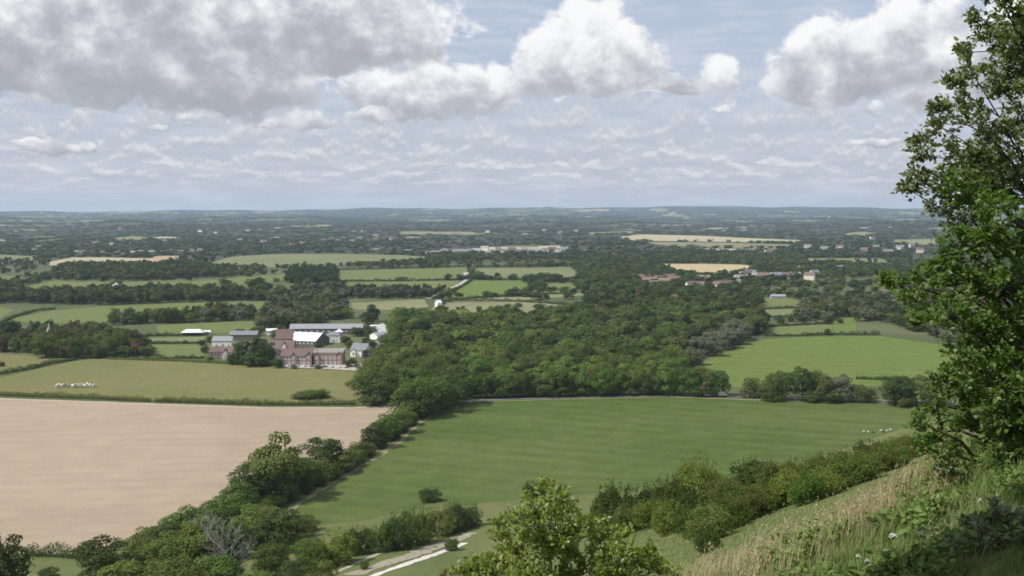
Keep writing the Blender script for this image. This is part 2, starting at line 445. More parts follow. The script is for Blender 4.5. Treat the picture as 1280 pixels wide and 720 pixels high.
fm = dict(
    sown=field_mat('dry_tilled_soil', (0.333, 0.268, 0.192), (0.307, 0.248, 0.176), .006, .045, (math.radians(97), 14, .035), .7),
    cow=field_mat('grazed_pasture', (0.142, 0.149, 0.054), (0.165, 0.157, 0.064), .012, .07, None, 1),
    meadow=field_mat('meadow_grass', (0.069, 0.104, 0.026), (0.087, 0.114, 0.033), .007, .09, (math.radians(66), 18, .09), .8),
    bright=field_mat('mown_grass_bright', (0.109, 0.156, 0.035), (0.116, 0.153, 0.039), .008, .08, (math.radians(85), 20, .07), .6),
    green=field_mat('pasture_green', (0.121, 0.153, 0.048), (0.135, 0.154, 0.055), .008, .07, (math.radians(80), 30, .04), .6),
    olive=field_mat('pasture_olive', (0.148, 0.165, 0.077), (0.174, 0.182, 0.091), .006, .06),
    pale=field_mat('pale_hay_meadow', (0.216, 0.212, 0.114), (0.174, 0.182, 0.091), .006, .08),
    stub=field_mat('pale_stubble', (0.386, 0.340, 0.230), (0.331, 0.304, 0.193), .004, .08, (math.radians(80), 40, .05), .6),
    rust=field_mat('bare_reddish_soil', (0.396, 0.267, 0.175), (0.368, 0.276, 0.175), .004, .06),
    wheat=field_mat('ripe_wheat', (0.412, 0.332, 0.184), (0.382, 0.316, 0.184), .004, .05, (math.radians(80), 40, .05), .6),
)
sheet('sown_field', [(-160, 489), (0, 498), (100, 501), (200, 505), (330, 509.5), (440, 509.5), (497, 506), (488, 522), (462, 548), (430, 572), (380, 590), (290, 622), (200, 655), (130, 684), (95, 694), (0, 691), (-160, 682)], fm['sown'])
sheet('cow_pasture', [(-160, 474), (0, 472), (40, 463), (90, 452), (130, 447), (230, 450), (330, 457.5), (400, 460), (462, 462), (458, 490), (445, 505), (330, 505), (200, 500.5), (0, 493.5), (-160, 484.5)], fm['cow'])
sheet('small_pasture', [(-160, 441), (0, 443), (60, 446), (93, 448), (60, 455), (20, 465), (-160, 470)], fm['cow'])
sheet('meadow', [(562, 504), (575, 502), (700, 498), (830, 495.5), (1000, 501), (1135, 504), (1320, 509), (1320, 540), (1130, 562), (1000, 590), (880, 604), (780, 613), (640, 624), (500, 641), (400, 657), (352, 657), (330, 648), (360, 630), (440, 592), (500, 548)], fm['meadow'], wob=1.4)
sheet('hill_pasture', [(862, 462), (895, 446), (928, 432), (950, 424.5), (1010, 421), (1100, 420), (1190, 433), (1300, 442), (1300, 482), (1140, 482), (1000, 484), (880, 484)], fm['bright'])
for nm, mt, pts in [
    ('field', 'green', [(958, 409), (1040, 406), (1040, 417), (955, 419)]), ('field', 'bright', [(1040, 398), (1068, 395), (1072, 412), (1050, 417), (1041, 417), (1041, 400)]),
    ('field', 'green', [(945, 372), (985, 372), (1005, 380), (960, 386)]), ('field', 'olive', [(950, 388), (1000, 386), (1010, 394), (955, 396)]),
    ('field', 'green', [(10, 399), (70, 388), (130, 383), (240, 379), (332, 378), (326, 389), (200, 393), (130, 403), (40, 405)]),
    ('field', 'green', [(195, 407), (326, 400), (330, 412), (280, 417), (198, 416)]), ('field', 'bright', [(315, 386), (345, 384), (343, 396), (318, 398)]),
    ('field', 'green', [(12, 361), (70, 351), (130, 353), (152, 353.5), (136, 363), (60, 367), (16, 368)]), ('field', 'green', [(154, 353), (234, 352), (300, 348), (262, 358), (200, 362), (140, 363)]),
    ('field', 'green', [(272, 353), (300, 347), (358, 342.5), (352, 351), (300, 356)]),
    ('field', 'stub', [(62, 327.5), (90, 322), (140, 322), (192, 323.5), (168, 331), (62, 332)]), ('field', 'rust', [(170, 331), (195, 320), (232, 320), (205, 331)]),
    ('field', 'olive', [(258, 330), (290, 321), (340, 318), (420, 317.5), (500, 319), (545, 322), (525, 328), (430, 332), (330, 335), (268, 336)]),
    ('field', 'green', [(420, 339), (585, 334.5), (581, 349), (423, 351)]), ('field', 'olive', [(590, 336), (716, 334), (724, 351), (603, 348.5)]),
    ('field', 'green', [(432, 353.5), (577, 351), (562, 361), (440, 364)]), ('field', 'bright', [(592, 351), (660, 350.5), (668, 366), (560, 374), (574, 362)]),
    ('field', 'green', [(678, 354), (724, 354.5), (722, 365), (680, 367)]), ('field', 'pale', [(545, 379), (660, 377), (712, 383), (705, 392), (620, 399), (535, 393)]),
    ('field', 'pale', [(440, 379), (530, 374), (536, 384), (480, 388), (440, 387)]), ('field', 'pale', [(560, 376), (660, 370), (750, 365), (748, 368), (660, 375), (570, 378.5)]),
    ('field', 'wheat', [(820, 330), (880, 330), (928, 331), (950, 333.5), (932, 342), (880, 345), (842, 340)]),
    ('field', 'stub', [(770, 297), (800, 293), (880, 295), (940, 298), (1012, 301), (1000, 304), (900, 302.5), (790, 301)]),
    ('field', 'pale', [(800, 302.5), (900, 303.5), (1000, 306), (985, 310), (900, 310), (830, 307)]), ('field', 'stub', [(860, 311), (980, 311), (990, 313.5), (890, 314.5)]),
    ('field', 'stub', [(980, 333), (1062, 332), (1064, 336), (984, 337)]), ('field', 'pale', [(1055, 291.5), (1080, 290), (1104, 292.5), (1080, 295), (1058, 295)]),
    ('field', 'olive', [(1000, 323), (1100, 323), (1112, 328), (1010, 330)]), ('field', 'pale', [(500, 289.5), (590, 290), (600, 294), (500, 293)]),
    ('field', 'pale', [(1115, 300), (1172, 299), (1172, 304), (1122, 305)]), ('field', 'pale', [(140, 297.5), (165, 295.5), (186, 296.5), (178, 301), (145, 301)]),
    ('field', 'pale', [(195, 298), (222, 296), (220, 299), (198, 300)]), ('field', 'olive', [(-60, 319), (0, 318.5), (52, 321), (40, 326), (-60, 326)]),
    ('field', 'pale', [(30, 303), (60, 300), (98, 296.5), (96, 299), (60, 303)]), ('field', 'pale', [(-60, 301), (0, 300.5), (24, 302), (0, 304), (-60, 304)]),
    ('field', 'stub', [(1090, 379), (1125, 378), (1142, 384), (1095, 388)]), ('field', 'green', [(-60, 345), (0, 344), (30, 347), (10, 354), (-60, 354)]),
    ('field', 'green', [(180, 431), (250, 431), (256, 446), (185, 448)]), ('field', 'olive', [(176, 423), (258, 421), (260, 427), (180, 428)]),
    ('field', 'green', [(-60, 386), (0, 384), (18, 388), (0, 398), (-60, 402)]), ('field', 'pale', [(362, 282), (410, 282), (412, 284.2), (364, 284.5)]),
    ('field', 'pale', [(730, 291), (790, 289), (800, 291.5), (740, 293)]), ('field', 'green', [(745, 383), (765, 377), (760, 386), (744, 392)]),
    ('field', 'stub', [(600, 309), (700, 307), (708, 313), (690, 316), (605, 317)]),
    ('field', 'pale', [(840, 281), (866, 280.6), (868, 282.2), (842, 282.6)]), ('field', 'pale', [(990, 275.6), (1030, 276), (1028, 277.4), (992, 277)]),
    ('field', 'pale', [(100, 276), (140, 275.4), (138, 277), (104, 277.4)]), ('field', 'pale', [(520, 275.4), (560, 276), (556, 277.2), (524, 277)])]:
    sheet(nm, pts, fm[mt])
_fr = np.random.default_rng(55)
for _k in range(70):                          # slivers of pale field glimpsed between the far woods
    _y = 266.5 + 56*_fr.random()**1.5; _x = _fr.uniform(-40, 1180); _w = _fr.uniform(10, 46)*(.5 + (_y-266)/50); _h = .5 + (_y-266)*.045*_fr.uniform(.5, 1.2)
    if 255 < _x + _w and _x < 560 and _y > 312 or (750 < _x + _w and _x < 1020 and 288 < _y < 316): continue
    sheet('field', [(_x, _y), (_x + _w*.5, _y - _h*.6), (_x + _w, _y - _h*.3), (_x + _w*.95, _y + _h*.5), (_x + _w*.3, _y + _h*.6)], fm[('pale', 'stub', 'pale', 'olive', 'green', 'stub')[_k % 6]])
chalk = plain('chalk', (.54, .51, .45), .9, .16, 1.2)
scar = plain('rough_chalky_bank', (.27, .245, .18), .95, .30, .8)
lane = plain('lane_surface', (.40, .37, .31), .9, .1, .2)
road_m = plain('asphalt', (.17, .17, .17), .85, .1, .5)
dry = field_mat('dry_grass_margin', (.180, .185, .085), (.22, .20, .11), .05, .2)
sheet('track', offset_strip([(440, 730), (470, 719), (500, 708), (530, 698), (556, 689), (580, 679)], 2.7), chalk, .10, True, False, .25, 2.5)
sheet('bank', offset_strip([(440, 719), (480, 705), (510, 696), (545, 683), (575, 671), (590, 666)], 6), scar, .07, True, False, .6, 2.5)
sheet('path', offset_strip([(395, 725), (440, 707), (480, 690), (510, 679), (550, 667), (598, 655)], 2.0), plain('worn_path', (.33, .31, .22), .9, .2, .8), .13, True, False, .2, 2.5)
sheet('track', offset_strip([(690, 660), (725, 655), (742, 651), (770, 646)], 3.2), chalk, .10, True, False, .3, 2.5)
sheet('lane', offset_strip([(535, 374), (556, 366), (572, 358), (583, 351), (584, 345), (582, 341)], 9), lane, .9, True, False, .3)
sheet('lane', offset_strip([(134, 364), (142, 358), (150, 353)], 9), lane, .9, True, False)
sheet('lane', offset_strip([(562, 502.6), (640, 499), (740, 496.3), (830, 494.5), (900, 495), (1000, 499), (1140, 501.5), (1320, 505)], 4), road_m, .20, True, False)
sheet('field_margin', offset_strip([(345, 652), (362, 637), (400, 612), (440, 590), (480, 566), (506, 545), (530, 525), (560, 506)], 3), dry, .12, True, False, .8)
sheet('field_margin', offset_strip([(562, 503.5), (700, 499), (830, 496.4), (1000, 501.6), (1135, 504.6), (1320, 509)], 3), dry, .14, True, False, .5)
sheet('field_margin', offset_strip([(-160, 490), (0, 498.5), (200, 505.5), (330, 510), (440, 510), (497, 506.5)], 4), plain('pale_headland', (.40, .33, .23), .9, .1, .2), .10, True, False, .3)
sheet('farm_yard', [(340, 457), (345, 453.5), (462, 455), (476, 463), (472, 466), (400, 461.5), (352, 460)], plain('gravel_yard', (.36, .34, .29), .9, .15, .3), .5, False, False)
sheet('farm_yard', [(462, 408), (492, 403), (486, 418), (478, 440), (470, 446), (468, 425)], plain('pale_hardstanding', (.42, .41, .38), .9, .12, .3), .6, False, False)
# ------------------------------------------------------------------ trees, hedges, shrubs
def unit(v): return v / np.maximum(np.linalg.norm(v, axis=-1, keepdims=True), 1e-9)
def cards(c, n, size, rng, jit=.55, asp=(.7, 1.3), bend=.18):
    """leaf-spray faces: four-cornered, slightly folded, around centres c and facing roughly n"""
    N = len(c); n = unit(n + rng.normal(0, jit, (N, 3)))
    r = unit(rng.normal(0, 1, (N, 3))); u = unit(np.cross(n, r)); w = np.cross(n, u)
    s = (size * rng.uniform(.65, 1.35, N))[:, None] if np.isscalar(size) else (size*rng.uniform(.7, 1.3, N))[:, None]
    a = s * rng.uniform(asp[0], asp[1], (N, 1)) * .5; b = s * .5; f = n * s * bend
    k = rng.uniform(.55, 1.0, (N, 4, 1))
    V = np.stack([c + (-u*a - f*.4)*k[:, 0], c + (w*b*1.1 - f)*k[:, 1], c + (u*a + f*.2)*k[:, 2], c + (-w*b*1.1 - f*.8)*k[:, 3]], 1).reshape(-1, 3)
    Q = np.arange(4*N).reshape(N, 4)[:, ::-1]
    return V, Q
def crown_pts(rng, R, z0, z1, nl, nc, shape='round', rough=1.0, lobe=.42, gap=0.0):
    """points and outward directions on the skins of a cloud of foliage lobes that fill a crown"""
    H = (z1 - z0); cz = z0 + H*.52
    C = []; Rl = []
    for i in range(nl):
        d = unit(rng.normal(0, 1, 3)); d[2] = abs(d[2])*1.0 - .42 if rng.random() < .8 else d[2]
        d = unit(d); k = rng.uniform(.45, .78)
        p = np.array([d[0]*R*k, d[1]*R*k, cz + d[2]*H*.5*k])
        if i % 3 == 0:
            a_ = rng.uniform(0, 6.283); k = rng.uniform(.42, .70); p = np.array([math.cos(a_)*R*k, math.sin(a_)*R*k, z0 + H*rng.uniform(.10, .30)])
        t = (p[2]-z0)/H
        if shape == 'cone': f = np.clip(1.25 - t*1.05, .15, 1)
        elif shape == 'column': f = 1.0 if t > .08 else .7
        elif shape == 'spread': f = np.clip(.55 + t*.9, .5, 1.1)
        else: f = math.sqrt(max(0.12, 1 - (2*max(t, .0)-.85)**2*.75))
        p[:2] *= f*1.12
        C.append(p); Rl.append(R*lobe*rng.uniform(.62, 1.18)*(.55+.45*f))
    C.append(np.array([0, 0, cz])); Rl.append(R*.5)
    C = np.array(C); Rl = np.array(Rl); w = Rl**2 / np.sum(Rl**2)
    li = rng.choice(len(C), nc, p=w)
    d = unit(rng.normal(0, 1, (nc, 3))); d[:, 2] = np.where(rng.random(nc) < .55, np.abs(d[:, 2]), d[:, 2])
    rr = Rl[li][:, None] * rng.uniform(.62, 1.06, (nc, 1))
    sq = np.array([1, 1, .82])
    P = C[li] + d*rr*sq
    # drop what lies deep inside another lobe
    dist = np.min(np.linalg.norm((P[:, None] - C[None]) / (Rl[None, :, None]*sq), axis=2), axis=1)
    keep = (dist > .58)
    keep &= P[:, 2] > z0*.75
    out = unit(d*.75 + unit(P - np.array([0, 0, cz*.8]))*.35 + np.array([0, 0, .18]))
    return P[keep], out[keep], C, Rl
def trunk_mb(rng, H, r, C, nlimb=6, lean=.0):
    m = MB(); top = H*.62
    pts = [(0, 0, -1.2), (0, 0, 0), (lean*.3, 0, top*.35), (lean*.6+rng.normal(0, .2), rng.normal(0, .2), top*.7), (lean, rng.normal(0, .2), top)]
    m.tube(pts, [r*1.5, r*1.2, r*.9, r*.65, r*.25], 7)
    for c in C[:nlimb]:
        z = rng.uniform(.3, .8)*top; a = Vector((lean*z/top*.6, 0, z)); b = Vector(c)
        if b.z < z: a.z = max(b.z*.7, .5)
        mid = a.lerp(b, .5) + Vector((0, 0, -.06*H))
        m.tube([a, mid, b], [r*.42, r*.3, r*.1], 5)
    return m
bark = plain('bark', (.075, .066, .052), .9, .25, 3.0)
bark_pale = plain('bare_weathered_wood', (.25, .24, .225), .85, .25, 2.0)
LEAF = dict(
    dark=foliage('leaf_dark_green', (.064, .098, .024)), mid=foliage('leaf_mid_green', (.100, .150, .031)), light=foliage('leaf_light_green', (.145, .205, .043)),
    olive=foliage('leaf_olive', (.124, .152, .040)), grey=foliage('leaf_grey_green', (.175, .190, .118), .2, .02), copper=foliage('leaf_russet', (.115, .092, .044)),
    yellow=foliage('leaf_yellow_green', (.178, .222, .046)))
def make_tree_mesh(seed, R, H, mat, nl=26, nc=5200, card=.62, shape='round', base=.03, lobe=.42, rough=1.0):
    rng = np.random.default_rng(seed)
    P, N, C, Rl = crown_pts(rng, R, H*base, H, nl, nc, shape, rough, lobe)
    V, Q = cards(P, N, card, rng, .38)
    me = mk_mesh('crown', V, Q, LEAF[mat])
    tm = trunk_mb(rng, H, .028*H, C[rng.permutation(len(C))], 7).mesh('trunk', bark, True)
    return me, tm, R, H
TREES = {}
for k, (mat, shape, R, H) in enumerate([('mid', 'round', 7, 16), ('mid', 'spread', 7.6, 15), ('dark', 'round', 6.6, 15), ('dark', 'column', 5, 17), ('olive', 'round', 7, 15.5), ('light', 'round', 6.6, 14.5),
                                        ('grey', 'round', 6, 15), ('grey', 'column', 4.5, 16), ('mid', 'column', 5.2, 17), ('olive', 'spread', 7.2, 15), ('dark', 'cone', 4.5, 18), ('copper', 'round', 6.5, 14), ('yellow', 'round', 6.2, 13.5)]):
    TREES[(mat, shape)] = make_tree_mesh(100+k, R, H, mat, 24 + k % 5*3, 5600, .68, shape)
# shrubs carry foliage to the ground, and are finer because they stand nearer
SHRUBS = {}
for k, (mat, R, H) in enumerate([('mid', 2.6, 4.4), ('dark', 2.7, 4.2), ('light', 2.6, 4.6), ('olive', 2.8, 4.0), ('yellow', 2.4, 4.0), ('grey', 2.4, 4.2)]):
    rng = np.random.default_rng(300+k)
    P, N, C, Rl = crown_pts(rng, R, -.35, H, 30, 8000, 'round', 1, .36)
    V, Q = cards(P, N, .21, rng, .65)
    # upright shoots that break the outline
    sp = unit(rng.normal(0, 1, (90, 3))); sp[:, 2] = np.abs(sp[:, 2])*1.1
    ps = (np.array([0, 0, H*.42]) + sp*np.array([R*.92, R*.92, H*.52]))
    tt = rng.uniform(-.5, 1.0, (90, 12, 1)); d = unit(sp*.6 + np.array([0, 0, .8]))[:, None]
    pc = (ps[:, None] + d*tt*.55 + rng.normal(0, .05, (90, 12, 3))).reshape(-1, 3)
    V2, Q2 = cards(pc, rng.normal(0, 1, pc.shape)+np.array([0, 0, .5]), .17, rng, .8)
    V = np.vstack([V, V2]); Q = np.vstack([Q, Q2 + len(P)*4])
    me = mk_mesh('crown', V, Q, LEAF[mat])
    sm = MB()
    for c in C[:9]: sm.tube([(rng.normal(0, .15), rng.normal(0, .15), -.5), (c[0]*.4, c[1]*.4, c[2]*.5), tuple(c)], [.07, .05, .02], 5)
    SHRUBS[mat] = (me, sm.mesh('stem', bark, True), R, H)
ORD = ['first', 'second', 'third', 'fourth', 'fifth', 'sixth', 'seventh', 'eighth', 'ninth', 'tenth', 'eleventh', 'twelfth', 'thirteenth', 'fourteenth', 'fifteenth', 'sixteenth', 'seventeenth',
       'eighteenth', 'nineteenth', 'twentieth'] + ['twenty-' + w for w in ('first', 'second', 'third', 'fourth', 'fifth', 'sixth', 'seventh', 'eighth', 'ninth')] + ['thirtieth'] + \
      ['thirty-' + w for w in ('first', 'second', 'third', 'fourth', 'fifth', 'sixth', 'seventh', 'eighth', 'ninth')] + ['fortieth'] + ['forty-' + w for w in ('first', 'second', 'third', 'fourth', 'fifth', 'sixth', 'seventh', 'eighth', 'ninth')]
WORD = dict(dark='dark green', mid='mid green', light='light green', olive='olive green', grey='grey-green', copper='russet-tinged', yellow='yellow-green')
TREE_XY = []
def plant(name, src, x, y, h, w, label, group, cat, rz=None, stem='trunk', sink=.0, zoff=0):
    me, tm, R, H = src
    o = empty(name, (x, y, float(terr(x, y)) - sink), random.uniform(0, 6.28) if rz is None else rz, label=label, cat=cat, group=group)
    o.scale = (w/(2*R), w/(2*R), h/H)
    link('crown', me, o); link(stem, tm, o)
    TREE_XY.append((x, y, w/2)); return o
def tree_px(px, py, hp, wp, kind, label, group=None, shape='round', name='tree'):
    """a tree whose foot stands where the photograph shows it, with its height and crown width"""
    x, y, z = hit(px, py, 60); k = y / F * 1.03
    return plant(name, TREES[(kind, shape)], x, y, hp*k, wp*k*1.18, label, group, 'tree')
def row(items, where, group, name='tree', cat='tree'):
    items = sorted(items)
    for i, it in enumerate(items):
        px, py, hp, wp, kind = it[:5]; shape = it[5] if len(it) > 5 else 'round'
        tree_px(px, py, hp, wp, kind, f'{WORD[kind]} tree, {ORD[i]} from the left {where}', group, shape, name)
G = 'trees of the hedgerow between tilled field and meadow'
tree_px(468, 504, 41, 54, 'dark', 'round dark tree at the end of the hedge between pasture and tilled field', G)
tree_px(345, 625, 82, 66, 'light', 'tall open-crowned pale tree beside the tilled field', G)
tree_px(403, 590, 48, 50, 'dark', 'rounded dark tree just right of the tall pale tree by the tilled field', G)
row([(318, 632, 56, 52, 'dark'), (300, 640, 44, 42, 'mid'), (372, 612, 46, 44, 'mid'), (392, 604, 34, 40, 'olive'), (425, 592, 26, 28, 'olive'), (437, 583, 24, 26, 'mid'), (450, 572, 22, 26, 'olive'),
     (470, 560, 34, 30, 'dark'), (484, 550, 36, 32, 'mid'), (497, 541, 32, 30, 'olive'), (505, 532, 26, 26, 'mid'), (517, 522, 56, 48, 'mid'), (530, 519, 36, 34, 'olive'), (545, 514, 54, 50, 'mid', 'spread'), (570, 506, 44, 42, 'dark')],
    'in the hedgerow climbing beside the green meadow', G)
G = 'trees of the wooded belt below the tilled field'
row([(286, 655, 42, 48, 'mid'), (262, 668, 46, 50, 'mid', 'spread'), (232, 676, 42, 50, 'light'), (207, 690, 40, 46, 'dark'), (186, 695, 40, 40, 'olive'), (330, 660, 30, 44, 'olive'), (318, 684, 52, 56, 'light'), (352, 690, 58, 54, 'dark'),
     (286, 698, 56, 54, 'mid'), (250, 708, 60, 58, 'light'), (215, 716, 56, 56, 'mid'), (180, 712, 44, 44, 'olive'), (340, 722, 50, 44, 'mid'), (388, 700, 30, 40, 'mid'), (372, 672, 26, 36, 'olive'),
     (268, 742, 56, 60, 'mid'), (225, 752, 56, 60, 'olive'), (372, 742, 46, 44, 'dark'), (402, 728, 30, 34, 'olive'), (318, 752, 40, 56, 'mid')], 'in the wooded belt below the tilled field', G)
tree_px(128, 722, 54, 62, 'dark', 'very dark rounded tree in front of the pale tilled field', None)
tree_px(158, 750, 56, 62, 'yellow', 'bright yellow-green bushy tree beside the very dark rounded tree', None)
tree_px(2, 752, 96, 58, 'dark', 'tall dark tree standing alone left of the low field hedge', None)
tree_px(62, 728, 20, 26, 'dark', 'small dark bush-like tree on the grass below the field hedge', None)
for i, (px, py, hp, wp, k) in enumerate([(306, 648, 20, 26, 'mid'), (324, 642, 20, 26, 'olive'), (342, 634, 22, 26, 'dark'), (360, 626, 22, 24, 'mid'), (378, 616, 20, 24, 'dark'), (396, 607, 20, 24, 'olive'), (413, 599, 18, 22, 'mid'), (431, 589, 18, 22, 'olive'), (446, 578, 16, 20, 'mid'),
                          (460, 569, 16, 20, 'olive'), (475, 559, 18, 20, 'mid'), (490, 549, 18, 20, 'dark'), (502, 540, 16, 18, 'olive'), (512, 531, 16, 18, 'mid'), (524, 523, 16, 18, 'dark'), (538, 517, 14, 18, 'olive'), (552, 511, 14, 18, 'mid')]):
    x, y, z = hit(px, py, 60); kk = y/F
    plant('shrub', SHRUBS[k], x, y, hp*kk, wp*kk*1.3, f'{WORD[k]} hedgerow bush, {ORD[i]} from the left under the trees beside the green meadow', 'bushes under the hedgerow beside the meadow', 'bush', stem='stem')
# the bare dead tree
def dead_tree(px, py, hp):
    x, y, z = hit(px, py, 60); H = hp*y/F*1.03; rng = random.Random(5)
    m = MB()
    def grow(p, d, L, r, lv):
        pts = [p]; q = p.copy(); dd = d.copy(); n = 5
        for i in range(n):
            dd = (dd + Vector((rng.gauss(0, .17), rng.gauss(0, .17), rng.gauss(.05, .10)))).normalized(); q = q + dd*L/n; pts.append(q.copy())
        m.tube(pts, [max(r*(1-.7*i/n), .036) for i in range(n+1)], 6 if lv < 2 else 3)
        if lv >= 3: return
        for k in range(rng.randint(5, 7) if lv else 13):
            t = rng.uniform(.3, 1.0) if lv else rng.uniform(.25, 1.0)
            i = min(int(t*n), n-1); a = pts[i].lerp(pts[i+1], t*n-i)
            s = Vector((rng.gauss(0, 1), rng.gauss(0, 1), rng.gauss(.45, .5))).normalized()
            grow(a, (dd*.6 + s).normalized(), L*rng.uniform(.42, .62), r*.52*(1-.4*t), lv+1)
    grow(Vector((0, 0, -.6)), Vector((.05, 0, 1)), H*.72, H*.022, 0)
    o = empty('dead_tree', (x, y, z), 0, label='bare dead tree with pale spreading branches in front of the green belt', cat='tree')
    n = len(m.f); me = m.mesh('branches', bark_pale, True); link('branches', me, o)
    tm = MB().tube([(0, 0, -1), (0, 0, 0), (.1, 0, H*.25)], [H*.045, H*.036, H*.026], 8).build('trunk', bark_pale, o, True)
dead_tree(302, 732, 88)
# roadside trees behind the meadow
row([(862, 495, 38, 28, 'mid'), (878, 495, 39, 30, 'olive'), (897, 495, 37, 26, 'mid'), (938, 497, 26, 25, 'olive'), (960, 499, 28, 24, 'olive'), (977, 500, 43, 32, 'mid', 'spread'), (1003, 501, 46, 26, 'dark'), (1022, 501, 40, 30, 'olive'), (1038, 502, 34, 28, 'olive'),
     (1051, 502, 37, 30, 'grey'), (1071, 503, 24, 20, 'olive'), (1087, 503, 20, 18, 'olive'), (1120, 506, 40, 40, 'dark'), (1145, 506, 34, 30, 'mid'), (1172, 507, 32, 34, 'olive')], 'along the road between the two green fields', 'roadside trees along the far edge of the meadow')
for i, (px, py, hp, wp, k) in enumerate([(964, 501, 14, 36, 'mid'), (1040, 503.5, 15, 26, 'dark'), (1015, 503, 12, 24, 'olive'), (1127, 508, 16, 30, 'olive')]):
    x, y, z = hit(px, py, 60); kk = y/F
    plant('shrub', SHRUBS[k], x, y, hp*kk, wp*kk, f'low {WORD[k]} roadside bush, {ORD[i]} of the four under the roadside trees', 'bushes under the roadside trees', 'bush', stem='stem')
# scrub on the near spur
scrub = [(772, 642, 44, 42, 'dark'), (800, 632, 30, 26, 'dark'), (822, 628, 28, 26, 'olive'), (842, 632, 42, 46, 'dark'), (876, 630, 66, 48, 'light'), (792, 666, 42, 46, 'olive'), (815, 660, 40, 42, 'mid'), (836, 668, 44, 42, 'yellow'),
         (862, 672, 44, 44, 'mid'), (886, 676, 50, 56, 'olive'), (912, 662, 46, 48, 'mid'), (938, 650, 46, 46, 'olive'), (905, 632, 40, 46, 'olive'), (938, 612, 42, 50, 'dark'), (962, 612, 40, 42, 'olive'), (960, 640, 44, 44, 'mid'),
         (984, 632, 46, 44, 'yellow'), (1002, 616, 48, 52, 'olive'), (1008, 630, 42, 42, 'mid'), (1030, 622, 40, 46, 'light'), (1050, 612, 44, 48, 'mid'), (1035, 596, 34, 44, 'olive'), (1062, 598, 40, 46, 'olive'), (1080, 602, 40, 44, 'mid'),
         (1098, 592, 38, 44, 'olive'), (1118, 586, 34, 42, 'mid'), (1090, 574, 26, 44, 'dark'), (1140, 572, 30, 46, 'olive'), (1122, 570, 24, 40, 'mid'), (1165, 566, 30, 46, 'dark'), (752, 652, 18, 24, 'olive'), (885, 690, 30, 32, 'dark'), (860, 655, 44, 46, 'dark'), (925, 640, 40, 44, 'mid')]
for i, (px, py, hp, wp, k) in enumerate(sorted(scrub)):
    lo, hi = 70, 175
    x, y, z = hit(px, py, 40)
    if y > 135: y = 122 + (i*37 % 11) * .8; x, y, z = at(px, y)
    kk = y/F; top = pix(x, y, z)[1]; want = (py - hp)
    h = max(hp*.6, top - want) * kk*.92; wp = max(wp, h/kk*.85)
    plant('shrub', SHRUBS[k], x, y, h, wp*kk*1.12, f'{WORD[k]} scrub bush, {ORD[i]} from the left in the thicket on the near slope', 'bushes of the thicket on the near slope', 'bush', stem='stem')
# bushes beside the chalk track and on the meadow edge
for i, (px, py, hp, wp, k) in enumerate(sorted([(392, 712, 34, 36, 'mid'), (421, 706, 42, 46, 'yellow'), (447, 693, 34, 34, 'dark'), (472, 690, 30, 38, 'mid'), (497, 686, 42, 44, 'dark'), (519, 680, 42, 44, 'mid'), (548, 670, 34, 46, 'olive'), (571, 664, 34, 36, 'dark'), (590, 658, 26, 26, 'mid'), (455, 712, 12, 12, 'olive'), (565, 688, 16, 18, 'mid')])):
    x, y, z = hit(px, py, 60); kk = y/F
    plant('shrub', SHRUBS[k], x, y, hp*kk*1.05, wp*kk*1.1, f'{WORD[k]} bush, {ORD[i]} from the left along the chalk track', 'bushes along the chalk track', 'bush', stem='stem')
for px, py, hp, wp, k, lb in [(538, 627, 17, 29, 'dark', 'small rounded dark bush standing alone at the meadow edge'), (668, 622, 20, 30, 'dark', 'dark bush at the meadow edge, left of two behind the leafy near shrub'),
                              (700, 628, 22, 28, 'mid', 'green bush at the meadow edge, right of two behind the leafy near shrub'), (388, 497, 8, 46, 'mid', 'low spreading bush at the pasture edge above the hedge'), (402, 498, 11, 22, 'mid', 'small rounded bush at the right end of the low pasture bush'),
                              (380, 664, 20, 38, 'olive', 'spreading bush at the lower corner of the meadow'), (2, 458, 6, 8, 'dark', 'tiny dark bush inside the small pasture')]:
    x, y, z = hit(px, py, 60); kk = y/F
    plant('shrub', SHRUBS[k], x, y, hp*kk*1.05, wp*kk*1.05, lb, None, 'bush', stem='stem')
# hedges
def hedge(pts, wp, hp, mat, label, dens=7, card=.5, world=False, wob=.25, name='hedge'):
    P = [np.array(p) for p in (pts if world else ground_poly(pts))]
    L = np.cumsum([0] + [np.linalg.norm(b-a) for a, b in zip(P, P[1:])]); rng = np.random.default_rng(int(L[-1]*7) % 9999)
    n = int(L[-1]*(wp+2*hp)/(card*card)*2.6); t = rng.uniform(0, L[-1], n)
    x = np.interp(t, L, [p[0] for p in P]); y = np.interp(t, L, [p[1] for p in P])
    i = np.clip(np.searchsorted(L, t)-1, 0, len(P)-2); T = np.array([unit(P[j+1]-P[j]) for j in range(len(P)-1)])[i]; Nn = np.column_stack([-T[:, 1], T[:, 0]])
    a = rng.uniform(-.25, math.pi+.25, n); hh = hp*(1 + wob*np.interp(t, np.arange(0, L[-1]+8, 3.), rng.normal(0, 1, len(np.arange(0, L[-1]+8, 3.)))).clip(-1.2, 2))
    q = rng.uniform(.04, 1.08, n)**.5
    ox = np.sign(np.cos(a))*np.abs(np.cos(a))**.55*wp/2*q; oz = np.abs(np.sin(a))**.55*hh*q
    Pp = np.column_stack([x+Nn[:, 0]*ox, y+Nn[:, 1]*ox, terr(x, y)+oz]); No = np.column_stack([Nn[:, 0]*np.cos(a), Nn[:, 1]*np.cos(a), np.sin(a)+.2])
    V, Q = cards(Pp, No, card, rng, .5); c0 = np.array([x.mean(), y.mean(), float(terr(x.mean(), y.mean()))])
    o = link(name, mk_mesh(name, V - c0, Q, LEAF[mat]), loc=c0, label=label, cat='hedge'); return o
